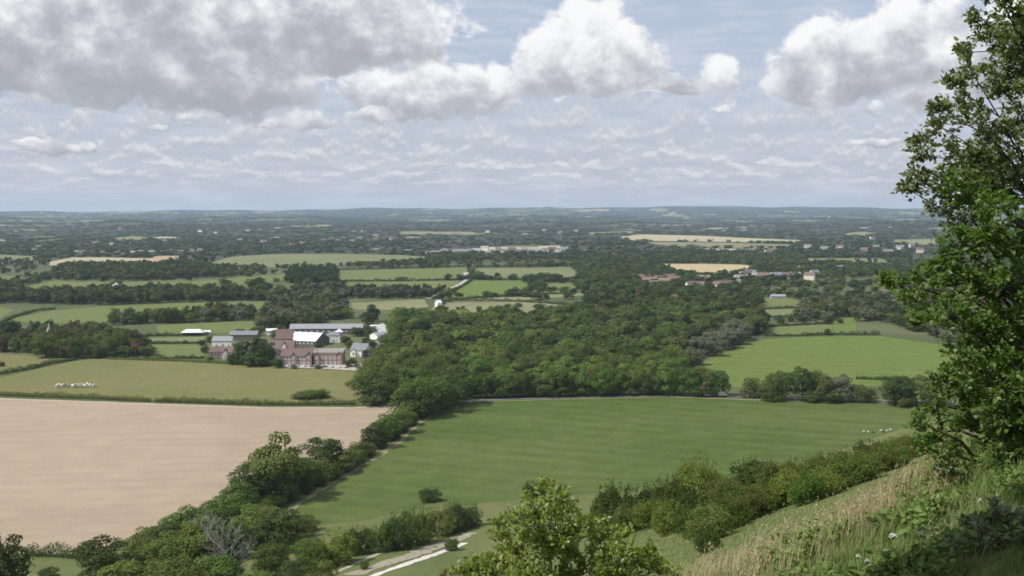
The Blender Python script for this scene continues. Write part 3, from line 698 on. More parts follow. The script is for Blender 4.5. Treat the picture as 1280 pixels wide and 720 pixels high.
hedge([(-160, 485.5), (0, 494.5), (100, 498), (188, 502)], 3.2, 3.0, 'olive', 'long clipped hedge between cow pasture and tilled field, left of the gateway')
hedge([(194, 502.3), (330, 506.5), (400, 506.5), (445, 506)], 3.2, 3.0, 'olive', 'clipped hedge between pasture and tilled field, right of the gateway')
hedge([(-160, 471), (0, 468), (40, 461), (62, 455), (95, 450)], 3.4, 2.8, 'dark', 'curving dark hedge that splits the two pastures')
hedge([(135, 449), (230, 452), (335, 458)], 3, 2.2, 'olive', 'low hedge along the top of the cow pasture')
hedge([(30, 694.5), (70, 696), (100, 698)], 3.6, 3.4, 'dark', 'low dark hedge under the near edge of the tilled field')
FAR_H = [([(420, 351.6), (500, 351.4), (580, 350)], 'along the left half of the pale upland pastures'), ([(603, 349.4), (660, 350), (726, 352.4)], 'below the olive square field'),
         ([(541, 374), (562, 366), (580, 357), (590, 350)], 'beside the winding pale lane'), ([(545, 377.5), (620, 376), (712, 381)], 'above the paddock with scattered trees'), ([(560, 375), (668, 368), (720, 367)], 'along the bottom of the bright lane-side field'),
         ([(588, 349), (592, 342), (588, 335)], 'on the far stretch of the winding lane'), ([(955, 420.5), (1000, 420), (1045, 418.5), (1100, 419)], 'along the top of the bright hill pasture'), ([(950, 397), (1010, 395.5), (1040, 396)], 'between the small paddocks above the hill pasture'),
         ([(940, 387), (1000, 385)], 'under the uppermost small paddock'), ([(0, 405), (20, 396), (45, 389), (70, 386.5)], 'curving round the left end of the long pasture'), ([(180, 449), (255, 448)], 'below the paddock near the white marquee'),
         ([(178, 430), (255, 429.4)], 'between the two paddocks near the white marquee'), ([(178, 420.5), (262, 419)], 'behind the paddocks near the white marquee'), ([(1070, 474), (1100, 475), (1140, 476), (1200, 477)], 'crossing the lower right of the hill pasture'),
         ([(128, 364), (138, 357), (146, 352)], 'beside the short pale lane'), ([(585, 334), (720, 332)], 'along the top of the olive square field'), ([(420, 337.5), (500, 335.5), (583, 333)], 'along the top of the upper left pasture'), ([(955, 409), (1035, 404.5)], 'above the widest small paddock')]
for p, w in FAR_H:
    dd = hit(*p[0])[1]; hedge(p, 2.6+dd*.001, 2.1+dd*.0007, 'dark', 'dark hedge ' + w, 3.2, .5+dd*.0006, wob=.35)
# ------------------------------------------------------------------ woods: the nearest trees one by one, the rest as one mass
def fill(poly, spacing, rng, world=False, jit=.42):
    P = ground_poly(poly) if not world else poly
    A = np.array(P); lo, hi = A.min(0), A.max(0)
    gx, gy = np.meshgrid(np.arange(lo[0], hi[0], spacing), np.arange(lo[1], hi[1], spacing*.88)); gx = gx.copy(); gx[1::2] += spacing/2
    gx = gx.ravel() + rng.normal(0, spacing*jit*.5, gx.size); gy = gy.ravel() + rng.normal(0, spacing*jit*.5, gy.size)
    k = inpoly(gx, gy, P); return np.column_stack([gx[k], gy[k]])
def clear(P, lanes=True, m=0):
    k = np.ones(len(P), bool)
    for f in FIELD_POLYS:
        lo, hi = f.min(0), f.max(0); c = (P[:, 0] > lo[0]) & (P[:, 0] < hi[0]) & (P[:, 1] > lo[1]) & (P[:, 1] < hi[1])
        if c.any(): k[c] &= ~inpoly(P[c, 0], P[c, 1], f)
    return P[k]
rng = np.random.default_rng(11)
KINDS = [('mid', 'round'), ('mid', 'spread'), ('dark', 'round'), ('olive', 'round'), ('olive', 'spread'), ('light', 'round'), ('mid', 'column'), ('dark', 'column')]
KP = np.array([.24, .16, .12, .16, .1, .14, .06, .02])
MASS = []                                      # (x, y, h, w, tone, colour kind)
CENTRAL = [(452, 492), (478, 501), (530, 503), (600, 500), (700, 497.5), (830, 494.6), (850, 490), (862, 466), (900, 445), (930, 429), (950, 419), (940, 408), (890, 396), (830, 392), (780, 392), (740, 395), (690, 402), (610, 404), (520, 402), (490, 404), (488, 425), (478, 447), (462, 470)]
cw = fill(CENTRAL, 16.0, rng, jit=.75)
cw = cw[np.argsort(cw[:, 1])]
# the row that borders the meadow
front = [(x, 499.6 - (x-580)*.0165) for x in range(590, 858, 10)]
for i, (px, py) in enumerate(front):
    k, s = KINDS[rng.choice(8, p=KP)]
    hp = rng.uniform(30, 42); x, y, z = hit(px + rng.normal(0, 1.5), py, 60); kk = y/F
    plant('tree', TREES[(k, s)], x, y + 5, hp*kk, rng.uniform(20, 28)*kk*1.1, f'{WORD[k]} tree, {ORD[i]} from the left in the front row of the central wood', 'front row of the central wood', 'tree')
NEAR = 0
GREY = ground_poly([(858, 470), (872, 460), (900, 447), (932, 430), (938, 420), (915, 414), (885, 428), (860, 445)])
gi = 0
for (x, y) in cw:
    px, py = pix(x, y, -114)
    if py > 493 and 585 < px < 860: continue
    if inpoly(np.array([x]), np.array([y]), GREY)[0]:
        gi += 1; 
        plant('tree', TREES[('grey', 'round' if gi % 3 else 'column')], x, y, rng.uniform(13, 18), rng.uniform(11, 15), 'grey-green willow-like tree massed at the right edge of the central wood', 'grey-green trees at the wood\'s right edge', 'tree'); NEAR += 1; continue
    k, s = KINDS[rng.choice(8, p=KP)]; h = rng.uniform(10, 20) * (1.25 if rng.random() < .15 else 1); w = rng.choice([rng.uniform(12, 17), rng.uniform(17, 26)]); h += (w-17)*.25
    if NEAR < 125 and y < 900:
        plant('tree', TREES[(k, s)], x, y, h, w, f'{WORD[k]} {"spreading " if s == "spread" else "narrow " if s == "column" else ""}tree in the nearer half of the central wood, behind its front row', f'{WORD[k]} {s} trees in the nearer half of the central wood', 'tree'); NEAR += 1
    else: MASS.append((x, y, h, w, rng.random(), k))
def group_trees(poly, spacing, h, w, where, group, kinds, n_max, shapes=('round', 'round', 'spread', 'column')):
    P = clear(fill(poly, spacing, rng)); P = P[np.argsort(P[:, 1])]; items = []
    for i, (x, y) in enumerate(P):
        k = kinds[rng.integers(len(kinds))]; hh, ww = rng.uniform(*h), rng.uniform(*w)
        if len(items) < n_max: items.append((x, y, hh, ww, k))
        else: MASS.append((x, y, hh, ww, rng.random(), k))
    items.sort(key=lambda t: t[0]/t[1])
    for i, (x, y, hh, ww, k) in enumerate(items):
        s = shapes[rng.integers(len(shapes))]; s = s if (k, s) in TREES else 'round'
        plant('tree', TREES[(k, s)], x, y, hh, ww, f'{WORD[k]} tree, {ORD[i]} from the left {where}', group, 'tree')
group_trees([(-40, 437), (40, 443), (60, 449), (100, 449), (185, 449), (183, 436), (150, 424), (100, 420), (40, 420), (-40, 424)], 11.5, (10, 19), (10, 15), 'in the clump left of the paddocks', 'trees of the clump left of the paddocks', ['dark', 'mid', 'olive', 'dark', 'copper'], 34)
tree_px(58, 447, 33, 30, 'mid', 'rounded green tree at the front of the clump left of the paddocks', None)
tree_px(82, 447, 26, 20, 'olive', 'olive tree with russet tinge at the front of the left clump', None)
group_trees([(325, 414), (400, 413), (405, 405), (400, 395), (325, 398)], 10.5, (13, 21), (9, 13), 'in the tall grey-green stand behind the school', 'tall stand behind the school', ['grey', 'olive', 'grey', 'dark'], 18, ('round', 'column'))
group_trees([(140, 407), (315, 401), (315, 397), (140, 403)], 11, (11, 18), (10, 14), 'in the row behind the narrow pasture', 'row behind the narrow pasture', ['dark', 'olive', 'mid', 'grey'], 22)
for i, (px, py, hp, wp, k, s) in enumerate(sorted([(303, 456, 34, 16, 'dark', 'column'), (313, 456, 36, 18, 'grey', 'column'), (324, 456, 38, 18, 'dark', 'column'), (333, 457, 34, 22, 'dark', 'round'), (318, 458, 20, 26, 'mid', 'round')])):
    tree_px(px, py, hp, wp, k, f'dark tree screening the red-roofed school, {ORD[i]} of five from the left', 'trees screening the school', s)
for i, (px, py, hp, wp, k, s) in enumerate(sorted([(467, 402, 24, 14, 'dark', 'column'), (459, 405, 16, 16, 'dark', 'round'), (462, 421, 16, 18, 'dark', 'round'), (446, 420, 12, 18, 'dark', 'round'), (433, 398, 14, 16, 'olive', 'round'), (421, 398, 10, 18, 'dark', 'round')])):
    tree_px(px, py, hp, wp, k, f'dark garden tree behind the school roofs, {ORD[i]} of six from the left', 'garden trees behind the school', s)
for i, (px, py, hp, wp, k) in enumerate(sorted([(457, 448, 12, 8, 'dark'), (466, 443, 20, 12, 'dark'), (474, 458, 16, 10, 'dark'), (482, 444, 18, 16, 'mid'), (488, 432, 18, 18, 'mid')])):
    tree_px(px, py, hp, wp, k, f'dark green tree among the sheds right of the school, {ORD[i]} of five from the left', 'trees among the sheds right of the school')
for i, (px, py, hp, wp) in enumerate([(549, 387, 6, 6), (558, 388, 5, 6), (555, 381, 4, 5), (572, 388, 5, 5), (579, 388, 6, 6), (599, 391, 9, 8), (614, 387, 5, 5), (624, 388, 7, 9), (635, 388, 9, 10), (648, 384, 6, 8), (675, 389, 10, 16), (688, 390, 9, 10), (697, 391, 10, 12)]):
    tree_px(px, py, hp, wp, 'dark', f'small dark tree, {ORD[i]} from the left across the pale paddock beyond the wood', 'small trees across the pale paddock')
for i, (px, py, hp, wp) in enumerate(sorted([(503, 350.5, 5, 14), (596, 349.5, 8, 14), (660, 353, 11, 14), (680, 352, 12, 20), (693, 352, 11, 16), (673, 362, 12, 14), (560, 372, 9, 10), (573, 371, 6, 10), (608, 371, 8, 10), (617, 371, 6, 10), (658, 371, 9, 16), (640, 371, 7, 14), (98, 363, 6, 8), (38, 366, 7, 10), (30, 366, 6, 7), (153, 362, 6, 8), (1050, 404, 6, 8), (988, 402, 9, 10), (1000, 402, 8, 12), (1034, 405, 11, 12), (975, 404, 9, 12), (1034, 419, 9, 8), (285, 356, 6, 8)])):
    tree_px(px, py, hp, wp, 'dark', f'small lone hedgerow tree, {ORD[i]} from the left of those dotted about the far pastures', 'scattered hedgerow trees among the far pastures')
for i, (px, py, hp, wp, k) in enumerate(sorted([(330, 447, 16, 14, 'dark'), (345, 424, 14, 12, 'mid'), (398, 437, 9, 9, 'dark'), (404, 441, 8, 8, 'mid'), (432, 431, 12, 11, 'dark'), (438, 436, 12, 10, 'mid'), (441, 455, 8, 9, 'mid'), (459, 459, 9, 9, 'dark'), (447, 459, 5, 8, 'olive'), (296, 442, 14, 13, 'mid'), (262, 452, 8, 9, 'mid'), (252, 432, 8, 10, 'dark'), (262, 428, 9, 11, 'mid'), (300, 422, 12, 14, 'dark'), (320, 420, 13, 14, 'mid'), (428, 414, 9, 12, 'dark'), (394, 413, 8, 12, 'dark'), (458, 432, 12, 9, 'dark'), (346, 460, 13, 13, 'dark'), (338, 455, 22, 17, 'mid'), (398, 461, 6, 8, 'mid'), (437, 459.5, 11, 10, 'dark'), (471, 455, 13, 10, 'dark'), (367, 461, 6, 7, 'olive'), (292, 456, 16, 13, 'dark'), (256, 441, 9, 10, 'dark'), (384, 416, 9, 14, 'dark'), (352, 417, 13, 14, 'dark')])):
    tree_px(px, py, hp, wp, k, f'small {WORD[k]} garden tree, {ORD[i]} from the left of those squeezed between the school buildings', 'garden trees between the school buildings')
# regions that belong to the mass
def mass(poly, spacing, h, w, kinds=('dark', 'dark', 'mid', 'olive'), world=False):
    P = clear(fill(poly, spacing, rng, world))
    for x, y in P: MASS.append((x, y, rng.uniform(*h), rng.uniform(*w), rng.random(), kinds[rng.integers(len(kinds))]))
def clump(px, py, wpx, n, h=(9, 15), w=(9, 14)):
    x0, y0, _ = hit(px, py); sp = wpx*y0/F
    for k in range(n): MASS.append((x0 + rng.uniform(-.5, .5)*sp, y0 + rng.normal(0, 10), rng.uniform(*h), rng.uniform(*w), rng.random(), ('dark', 'mid', 'olive')[rng.integers(3)]))
mass([(-80, 384), (10, 379), (120, 382), (270, 377), (330, 376), (330, 371), (200, 366), (60, 369), (-80, 372)], 13, (11, 18), (11, 16), ('dark', 'dark', 'olive'))
mass([(75, 350), (180, 351), (290, 346), (295, 338), (220, 333), (75, 334)], 15, (11, 18), (12, 17), ('dark', 'dark', 'olive'))
mass([(-80, 380), (0, 378), (14, 366), (10, 357), (-80, 357)], 14, (11, 18), (12, 17), ('dark', 'dark', 'olive'))
mass([(360, 378), (430, 374), (540, 373), (545, 366), (460, 365), (365, 364)], 14, (10, 17), (11, 15), ('dark', 'grey', 'dark'))
mass([(358, 355), (420, 352), (420, 339), (365, 340)], 14, (12, 18), (12, 17), ('dark', 'dark'))
mass([(735, 393), (830, 391), (930, 396), (955, 386), (940, 366), (860, 364), (790, 362), (720, 367), (735, 380)], 15.5, (10, 17), (11, 16), ('dark', 'mid', 'olive', 'dark'))
mass([(700, 365), (790, 362), (800, 350), (760, 342), (728, 352)], 17, (10, 17), (11, 16), ('dark', 'mid', 'olive', 'dark'))
mass([(1000, 402), (1100, 402), (1190, 430), (1310, 441), (1310, 385), (1180, 376), (1100, 376), (1010, 378)], 13, (11, 17), (11, 16), ('dark', 'dark', 'olive', 'grey'))
mass([(935, 425), (955, 417), (955, 400), (940, 392), (925, 412)], 12, (12, 18), (11, 15), ('dark', 'olive'))
mass([(268, 337), (520, 331.5), (560, 329.5), (545, 326), (430, 333), (300, 336)], 15, (8, 14), (10, 15))
mass([(240, 392), (330, 389), (336, 380), (420, 380), (440, 392), (420, 400), (330, 399)], 13, (10, 16), (10, 15), ('dark', 'olive', 'grey'))
# the wooded country beyond, thinning into patches with distance
def country(y0, y1, spacing, h, w, dens, edge=.50):
    half = y1*.50
    gx, gy = np.meshgrid(np.arange(-half, half, spacing), np.arange(y0, y1, spacing)); P = np.column_stack([gx.ravel(), gy.ravel()]) + rng.normal(0, spacing*.32, (gx.size, 2))
    P = P[np.abs(P[:, 0]) < P[:, 1]*.50]
    v = (np.sin(P[:, 0]*.0031+1.3*np.sin(P[:, 1]*.0012)) + np.sin(P[:, 1]*.0021+P[:, 0]*.0013+2) + .8*np.sin(P[:, 0]*.0083-P[:, 1]*.004+1) + .6*np.sin(P[:, 1]*.0071+.5))/3.4
    hedg = (np.abs(np.sin(P[:, 0]*.009 + P[:, 1]*.0021)) < .10) | (np.abs(np.sin(P[:, 1]*.0062 - P[:, 0]*.0016)) < .12)
    k = (v > edge) | (hedg & (rng.random(len(P)) < .8)) | (rng.random(len(P)) < dens)
    P = clear(P[k])
    for x, y in P: MASS.append((x, y, rng.uniform(*h), rng.uniform(*w), rng.random(), (('dark', 'dark', 'mid', 'olive') if y < 2600 else ('dark', 'dark', 'dark', 'grey'))[rng.integers(4)]))
country(1380, 2600, 16, (8, 14), (11, 17), .14, .10)
country(2600, 4200, 25, (7, 12), (16, 27), .17, .10)
country(4200, 8200, 50, (7, 11), (32, 56), .18, .08)
country(8200, 15500, 105, (8, 14), (70, 130), .18, .06)
def build_mass():
    A = np.array([m[:5] for m in MASS]); kd = np.array([['dark', 'mid', 'olive', 'grey', 'light', 'copper'].index(m[5]) for m in MASS])
    d = np.hypot(A[:, 0], A[:, 1]); Vs, Qs, Ts, Ms = [], [], [], []; off = 0
    for lo, hi, nc, nl, cd in [(0, 1150, 2600, 20, .085), (1150, 1900, 700, 14, .14), (1900, 3000, 170, 8, .25), (3000, 4300, 90, 7, .30), (4300, 40000, 46, 6, .36)]:
        ix = np.where((d >= lo) & (d < hi))[0]
        if not len(ix): continue
        tp = []
        for v in range(5):
            r_ = np.random.default_rng(900+v); P, N, C, Rl = crown_pts(r_, 1.0, .25, 2.0, nl, nc, ('round', 'round', 'spread')[v % 3], 1, .46)
            V, Q = cards(P, N, cd*1.75, r_, .34); tp.append((V, Q))
        for i in ix:
            V, Q = tp[i % 5]; x, y, h, w, t, a = *A[i, :5], (i*2.399) % 6.283
            ca, sa_ = math.cos(a), math.sin(a)
            Vn = np.column_stack([(V[:, 0]*ca - V[:, 1]*sa_)*w/2 + x, (V[:, 0]*sa_ + V[:, 1]*ca)*w/2 + y, V[:, 2]*h/2.1])
            Vn[:, 2] += float(terr(x, y)) - .02*h
            Vs.append(Vn.astype(np.float32)); Qs.append((Q + off).astype(np.int32)); Ts.append(np.full(len(V), t, np.float32)); Ms.append(np.full(len(Q), kd[i], np.int32)); off += len(V)
    cols = dict(dark=(.046, .070, .022), mid=(.084, .124, .029), olive=(.106, .128, .037), grey=(.145, .158, .100), light=(.145, .200, .046), copper=(.100, .085, .040))
    mats = [foliage('woodland_' + k, cols[k], .14, .015, .30, True) for k in ('dark', 'mid', 'olive', 'grey', 'light', 'copper')]
    me = mk_mesh('woodland', np.vstack(Vs), np.vstack(Qs), mats, np.concatenate(Ms), False, {'tone': np.concatenate(Ts)})
    link('woodland', me, kind='stuff', label='far woods, copses and hedgerow trees spread across the plain', cat='woodland')
    print('MASS', len(MASS), 'faces', len(me.polygons), 'individual trees', sum(o.name.startswith('tree') for o in bpy.data.objects))
build_mass()
# ------------------------------------------------------------------ buildings
wall_c = dict(brick=plain('red_brick', (.30, .205, .17), .85, .15, 1.5), white=plain('white_render', (.76, .74, .69), .7, .06, .5), cream=plain('cream_render', (.62, .57, .45), .8, .06, .5), flint=plain('flint_wall', (.34, .33, .30), .9, .2, 2),
              dark_wall=plain('dark_walling', (.13, .12, .11), .8, .2, 2), pink=plain('pale_pink_render', (.45, .36, .32), .8, .08, .5))
roof_c = dict(tile=plain('red_brown_tile', (.165, .118, .105), .85, .2, 1.2), slate=plain('grey_slate', (.20, .205, .22), .7, .15, 1.2), sheet=plain('grey_sheet_roof', (.27, .275, .285), .5, .08, .4), white=plain('white_sheet_roof', (.68, .69, .69), .4, .04, .3), rust=plain('orange_tile', (.22, .155, .125), .85, .2, 1.2))
glass = plain('glass_sky_tone', (.30, .32, .34), .12, .1, 1, .5); wframe = plain('white_window_paint', (.80, .79, .75), .5, .03, 1); door_m = plain('door_paint', (.10, .09, .08), .6, .1, 1); stone_m = plain('pale_stone_coping', (.55, .53, .49), .8, .08, 1); metal_m = plain('grey_metal', (.3, .3, .31), .4, .05, 1)  # sky reflection is put into the glass base colour as pale grey
def windows(root, w, d, zs, n, ww, wh, side=-1, x0=None, x1=None):
    """white-framed sash windows on the long front (side -1) or back wall, each with its frame and pane"""
    x0 = -w/2 + 1.5 if x0 is None else x0; x1 = w/2 - 1.5 if x1 is None else x1
    for z in zs:
        for i in range(n):
            x = x0 + (x1-x0)*(i+.5)/n; y = side*(d/2)
            fr = MB(); e = side*.06
            for a in ((x-ww/2-.14, x-ww/2, z-wh/2-.14, z+wh/2+.14), (x+ww/2, x+ww/2+.14, z-wh/2-.14, z+wh/2+.14), (x-ww/2, x+ww/2, z+wh/2, z+wh/2+.14), (x-ww/2, x+ww/2, z-wh/2-.2, z-wh/2), (x-.07, x+.07, z-wh/2, z+wh/2), (x-ww/2, x-.07, z-.06, z+.06), (x+.07, x+ww/2, z-.06, z+.06)):
                fr.box(a[0], a[1], min(y-.03, y+e*1.6), max(y-.03, y+e*1.6), a[2], a[3])
            f = fr.build('window', wframe, root)
            MB().box(x-ww/2, x+ww/2, min(y, y+e*.5), max(y, y+e*.5), z-wh/2, z+wh/2).build('pane', glass, f)
def chimney(root_roof, x, y, z0, z1, mat):
    MB().box(x-.5, x+.5, y-.4, y+.4, z0, z1).box(x-.6, x+.6, y-.5, y+.5, z1-.28, z1-.05).box(x-.3, x-.1, y-.12, y+.12, z1, z1+.45).box(x+.1, x+.3, y-.12, y+.12, z1, z1+.45).build('chimney', mat, root_roof)
def building(name, px, py, wpx, d, h, r, wm, rm, label, rz=0., cat='house', group=None, win=(), chim=0, door=True, hip=0, scale_to=None, over=.4):
    x, y, z = hit(px, py, 200); w = wpx*y/F / max(.35, abs(math.cos(rz)))
    x += d/2*x/y; y += d/2
    o = empty(name, (x, y, z), rz, label=label, cat=cat, group=group)
    MB().gable_walls(w, d, h, r).build('wall', wall_c[wm], o) if not hip else MB().box(-w/2, w/2, -d/2, d/2, 0, h).build('wall', wall_c[wm], o)
    rf = MB().gable_roof(w, d, h, r, over, .22, hip=hip).build('roof', roof_c[rm], o)
    for zs, n, ww, wh in win: windows(o, w, d, zs, n, ww, wh)
    if door:
        dr = MB().box(-.55+w*.06, .55+w*.06, -d/2-.05, -d/2+.02, 0, 2.1).build('door', door_m, o); MB().box(.38+w*.06, .46+w*.06, -d/2-.10, -d/2-.05, 1.0, 1.12).build('handle', metal_m, dr)
    for k in range(chim): chimney(rf, w*(.5*(k+.5)/max(chim, 1)*2-.5)*.8, 0, h+r*.5, h+r+1.3, wall_c['brick'])
    return o, w
A, wA = building('school_wing', 368, 457, 47, 11, 7.0, 5.0, 'brick', 'tile', 'long two-storey red brick school wing with rows of white windows and red-brown roof', rz=.02, cat='school', win=[((1.9, 5.2), 9, 1.5, 1.9)], chim=2)
def front_gable(root, x, d, w, h, r, wm, rm, out=1.2):
    """a projecting gabled bay on the front wall, ridge running front to back"""
    X, y0, y1 = w/2, -d/2-out, -d/2+d*.55
    b = MB().add([(x-X,y0,0),(x+X,y0,0),(x+X,y1,0),(x-X,y1,0),(x-X,y0,h),(x+X,y0,h),(x+X,y1,h),(x-X,y1,h),(x,y0,h+r),(x,y1,h+r)], [(0,1,5,8,4),(1,2,6,5),(2,3,7,9,6),(3,0,4,7)]).build('bay', wall_c[wm], root)
    k = r/X; o_ = .35; z0 = h-o_*k+.04; z1 = h+r+.04; t = .22; ya, yb = y0-.3, y1
    lo = [(x-X-o_,ya,z0),(x+X+o_,ya,z0),(x+X+o_,yb,z0),(x-X-o_,yb,z0),(x,ya,z1),(x,yb,z1)]; hi = [(a,b_,c+t) for a,b_,c in lo]
    MB().add(lo+hi, [(0,3,5,4),(1,4,5,2),(6,10,11,9),(7,8,11,10),(0,4,10,6),(4,1,7,10),(2,5,11,8),(5,3,9,11),(3,0,6,9),(1,2,8,7)]).build('bay_roof', roof_c[rm], b)
    fr = MB().box(x-.9, x+.9, y0-.10, y0-.02, h-2.4, h-.4).box(x-.9, x+.9, y0-.10, y0-.02, 1.0, 2.9).build('bay_window', wframe, b)
    MB().box(x-.75, x-.06, y0-.13, y0-.105, h-2.2, h-.6).box(x+.06, x+.75, y0-.13, y0-.105, h-2.2, h-.6).box(x-.75, x-.06, y0-.13, y0-.105, 1.2, 2.7).box(x+.06, x+.75, y0-.13, y0-.105, 1.2, 2.7).build('pane', glass, fr)
front_gable(A, wA*.42, 11, 4.5, 7.2, 2.6, 'brick', 'tile'); front_gable(A, -wA*.40, 11, 5.0, 6.6, 3.0, 'pink', 'tile'); front_gable(A, wA*.02, 11, 4.0, 7.0, 2.4, 'brick', 'tile')
chimney(A.children[1], -wA*.22, 1.2, 9.0, 14.2, wall_c['brick'])
# taller flat-roofed block with stone parapet and two gabled bays
x, y, z = hit(412, 456.5); wB = 37*y/F; dB = 13
B = empty('school_block', (x + dB/2*x/y, y + dB/2, z), .02, label='taller red brick school block with pale stone parapet beside the long wing', cat='school')
MB().box(-wB/2, wB/2, -dB/2, dB/2, 0, 9.2).build('wall', wall_c['brick'], B)
MB().box(-wB/2+.02, wB/2-.02, -dB/2+.02, dB/2-.02, 9.2, 9.45).build('roof', roof_c['slate'], B)
pp = MB()
for a in ((-wB/2-.15, wB/2+.15, -dB/2-.15, -dB/2+.3), (-wB/2-.15, wB/2+.15, dB/2-.3, dB/2+.15), (-wB/2-.15, -wB/2+.3, -dB/2+.3, dB/2-.3), (wB/2-.3, wB/2+.15, -dB/2+.3, dB/2-.3)): pp.box(*a, 9.22, 10.9)
pp.build('parapet', stone_m, B)
windows(B, wB, dB, (1.9, 5.4), 4, 1.5, 1.9, x0=-wB/2+4.5, x1=wB/2-4.6)
front_gable(B, -wB/2+2.6, dB, 4.0, 7.0, 2.5, 'brick', 'tile'); front_gable(B, wB/2-2.7, dB, 4.4, 7.0, 2.7, 'brick', 'tile')
dr = MB().box(-.6, .6, -dB/2-.07, -dB/2+.02, 0, 2.2).build('door', door_m, B); MB().box(.4, .48, -dB/2-.13, -dB/2-.07, 1, 1.15).build('handle', metal_m, dr)
# cross wing behind with a white gable that faces the viewer
C_, wC = building('red_roofed_wing', 352, 447, 34, 12, 7.5, 5.2, 'brick', 'tile', 'red-roofed brick wing standing behind the long school wing', cat='school', win=[((5.6,), 5, 1.2, 1.5)], chim=1)
front_gable(C_, wC*.16, 12, 6.0, 8.0, 3.6, 'white', 'tile'); front_gable(C_, -wC*.36, 12, 3.2, 7.6, 2.2, 'brick', 'tile')
building('gabled_house', 356, 437, 20, 12, 9.0, 7.0, 'brick', 'tile', 'steep red-roofed house left of the white-roofed hall', rz=.15, cat='house', win=[((6,), 3, 1.2, 1.6)], chim=1)
# big hall with white roof, ridge running across, all walls one dark colour, right gable end included
D_, wD = building('sports_hall', 386.5, 433, 36, 26, 4.6, 5.6, 'dark_wall', 'white', 'large hall with a bright white roof and dark gable end', rz=-.30, cat='hall', door=True, over=.6, win=[((2.8,), 6, 1.6, 1.2)])
E_, wE = building('long_barn', 409, 418, 91, 15, 5.2, 3.6, 'dark_wall', 'sheet', 'very long low barn with grey sheet roof behind the white-roofed hall', cat='barn', rz=.03, win=[((3,), 12, 1.8, .8)])
building('white_outbuilding', 377, 411.5, 14, 8, 3.8, 1.6, 'white', 'sheet', 'small white outbuilding at the left end of the long barn', cat='outbuilding', win=[((2.2,), 3, .9, 1.0)])
F_, wF = building('white_pavilion', 417, 428, 18, 9, 6.2, 2.2, 'white', 'slate', 'white two-storey pavilion between the hall and the school block', cat='pavilion', win=[((1.8, 4.7), 4, 1.1, 1.4)], hip=3.5)
x, y, z = hit(424, 426); tw = MB().add([(-3.4,-3.4,0),(3.4,-3.4,0),(3.4,3.4,0),(-3.4,3.4,0),(0,0,2.6)], [(0,1,4),(1,2,4),(2,3,4),(3,0,4),(3,2,1,0)])
t = empty('white_turret', (x + .3, y-1.5, z), .0, label='small turret with white pyramid roof beside the pavilion', cat='turret')
MB().box(-2.6, 2.6, -2.6, 2.6, 0, 8.2).build('wall', wall_c['pink'], t); rr = tw.build('roof', roof_c['white'], t); rr.location.z = 8.22
windows(t, 5.2, 5.2, (2.0, 5.6), 2, 1.1, 1.6, x0=-2.2, x1=2.2)
G_, wG = building('slate_roofed_house', 451.5, 446, 20, 11, 5.2, 4.6, 'white', 'slate', 'white house with steep grey slate roof right of the school block', rz=-.34, cat='house', win=[((1.6, 4.0), 3, 1.2, 1.3)], chim=1)
front_gable(G_, -wG*.25, 11, 3.4, 4.0, 2.0, 'white', 'slate')
building('grey_shed', 467.5, 463, 11, 7, 3.6, 2.4, 'flint', 'sheet', 'small pale grey shed at the corner of the wood', rz=.9, cat='shed')
building('grey_workshop', 474, 425, 13, 12, 4.0, 2.2, 'white', 'sheet', 'pale workshop with light grey roof up the yard beside the wood', rz=.7, cat='workshop')
building('white_bungalow', 466, 413, 8, 7, 3.2, 1.6, 'white', 'white', 'tiny white building at the top of the pale yard', rz=.3, cat='bungalow')
building('brick_cottage', 271, 448, 15, 9, 5.0, 3.6, 'brick', 'tile', 'red-roofed brick cottage with white gable left of the dark screening trees', cat='house', rz=.25, win=[((1.5, 3.8), 3, 1.1, 1.1)], chim=1)
g2, w2 = building('brick_cottage', 286, 449, 13, 9, 5.4, 3.6, 'pink', 'tile', 'pinkish cottage with red roof touching the dark screening trees', cat='house', rz=-.1, win=[((1.5, 3.9), 3, 1.1, 1.2)], chim=1)
front_gable(g2, -w2*.1, 9, 4, 5.2, 2.6, 'pink', 'tile')
building('slate_barn', 279, 433, 24, 12, 4.6, 3.0, 'white', 'sheet', 'barn with pale blue-grey roof behind the two cottages', cat='barn', rz=.05)
building('slate_barn', 306, 426, 34, 11, 5.2, 2.8, 'dark_wall', 'slate', 'dark barn mostly hidden behind the screening trees', cat='barn', rz=.02)
building('white_shed', 258, 419, 10, 6, 2.8, 1.2, 'white', 'white', 'white shed right of the marquee', cat='shed', rz=.2, door=False)
building('white_outhouse', 340, 419, 13, 7, 4.0, 1.6, 'white', 'white', 'small white outhouse left of the white-roofed hall', cat='outhouse', rz=.15, win=[((2.2,), 2, 1, 1)])
building('garden_shed', 7, 440, 10, 5, 2.4, 1.6, 'dark_wall', 'white', 'small pale-roofed shed at the left end of the tree clump', cat='shed', rz=.5)
building('hidden_cottage', 80, 432, 16, 9, 5.2, 4.0, 'brick', 'rust', 'cottage with orange-red roof half hidden in the tree clump', cat='house', rz=.2, win=[((3.8,), 3, 1.1, 1.2)], chim=1)
# marquee: open white tent with a ridge roof on poles
x, y, z = hit(239.5, 420); w = 28*y/F; o = empty('marquee', (x, y+5, z), .04, label='white marquee with peaked roof standing on grass by the paddocks', cat='marquee')
MB().gable_roof(w, 10, 3.0, 2.6, .2, .10, hip=4).build('roof', roof_c['white'], o)
for sx in (-1, 1):
    for sy in (-1, 1): MB().tube([(sx*w*.46, sy*4.6, -.2), (sx*w*.46, sy*4.6, 3.1)], [.08, .08], 6).build('pole', metal_m, o)
MB().box(-w*.47, w*.47, 4.4, 4.5, 0, 2.95).build('side_panel', wall_c['dark_wall'], o)
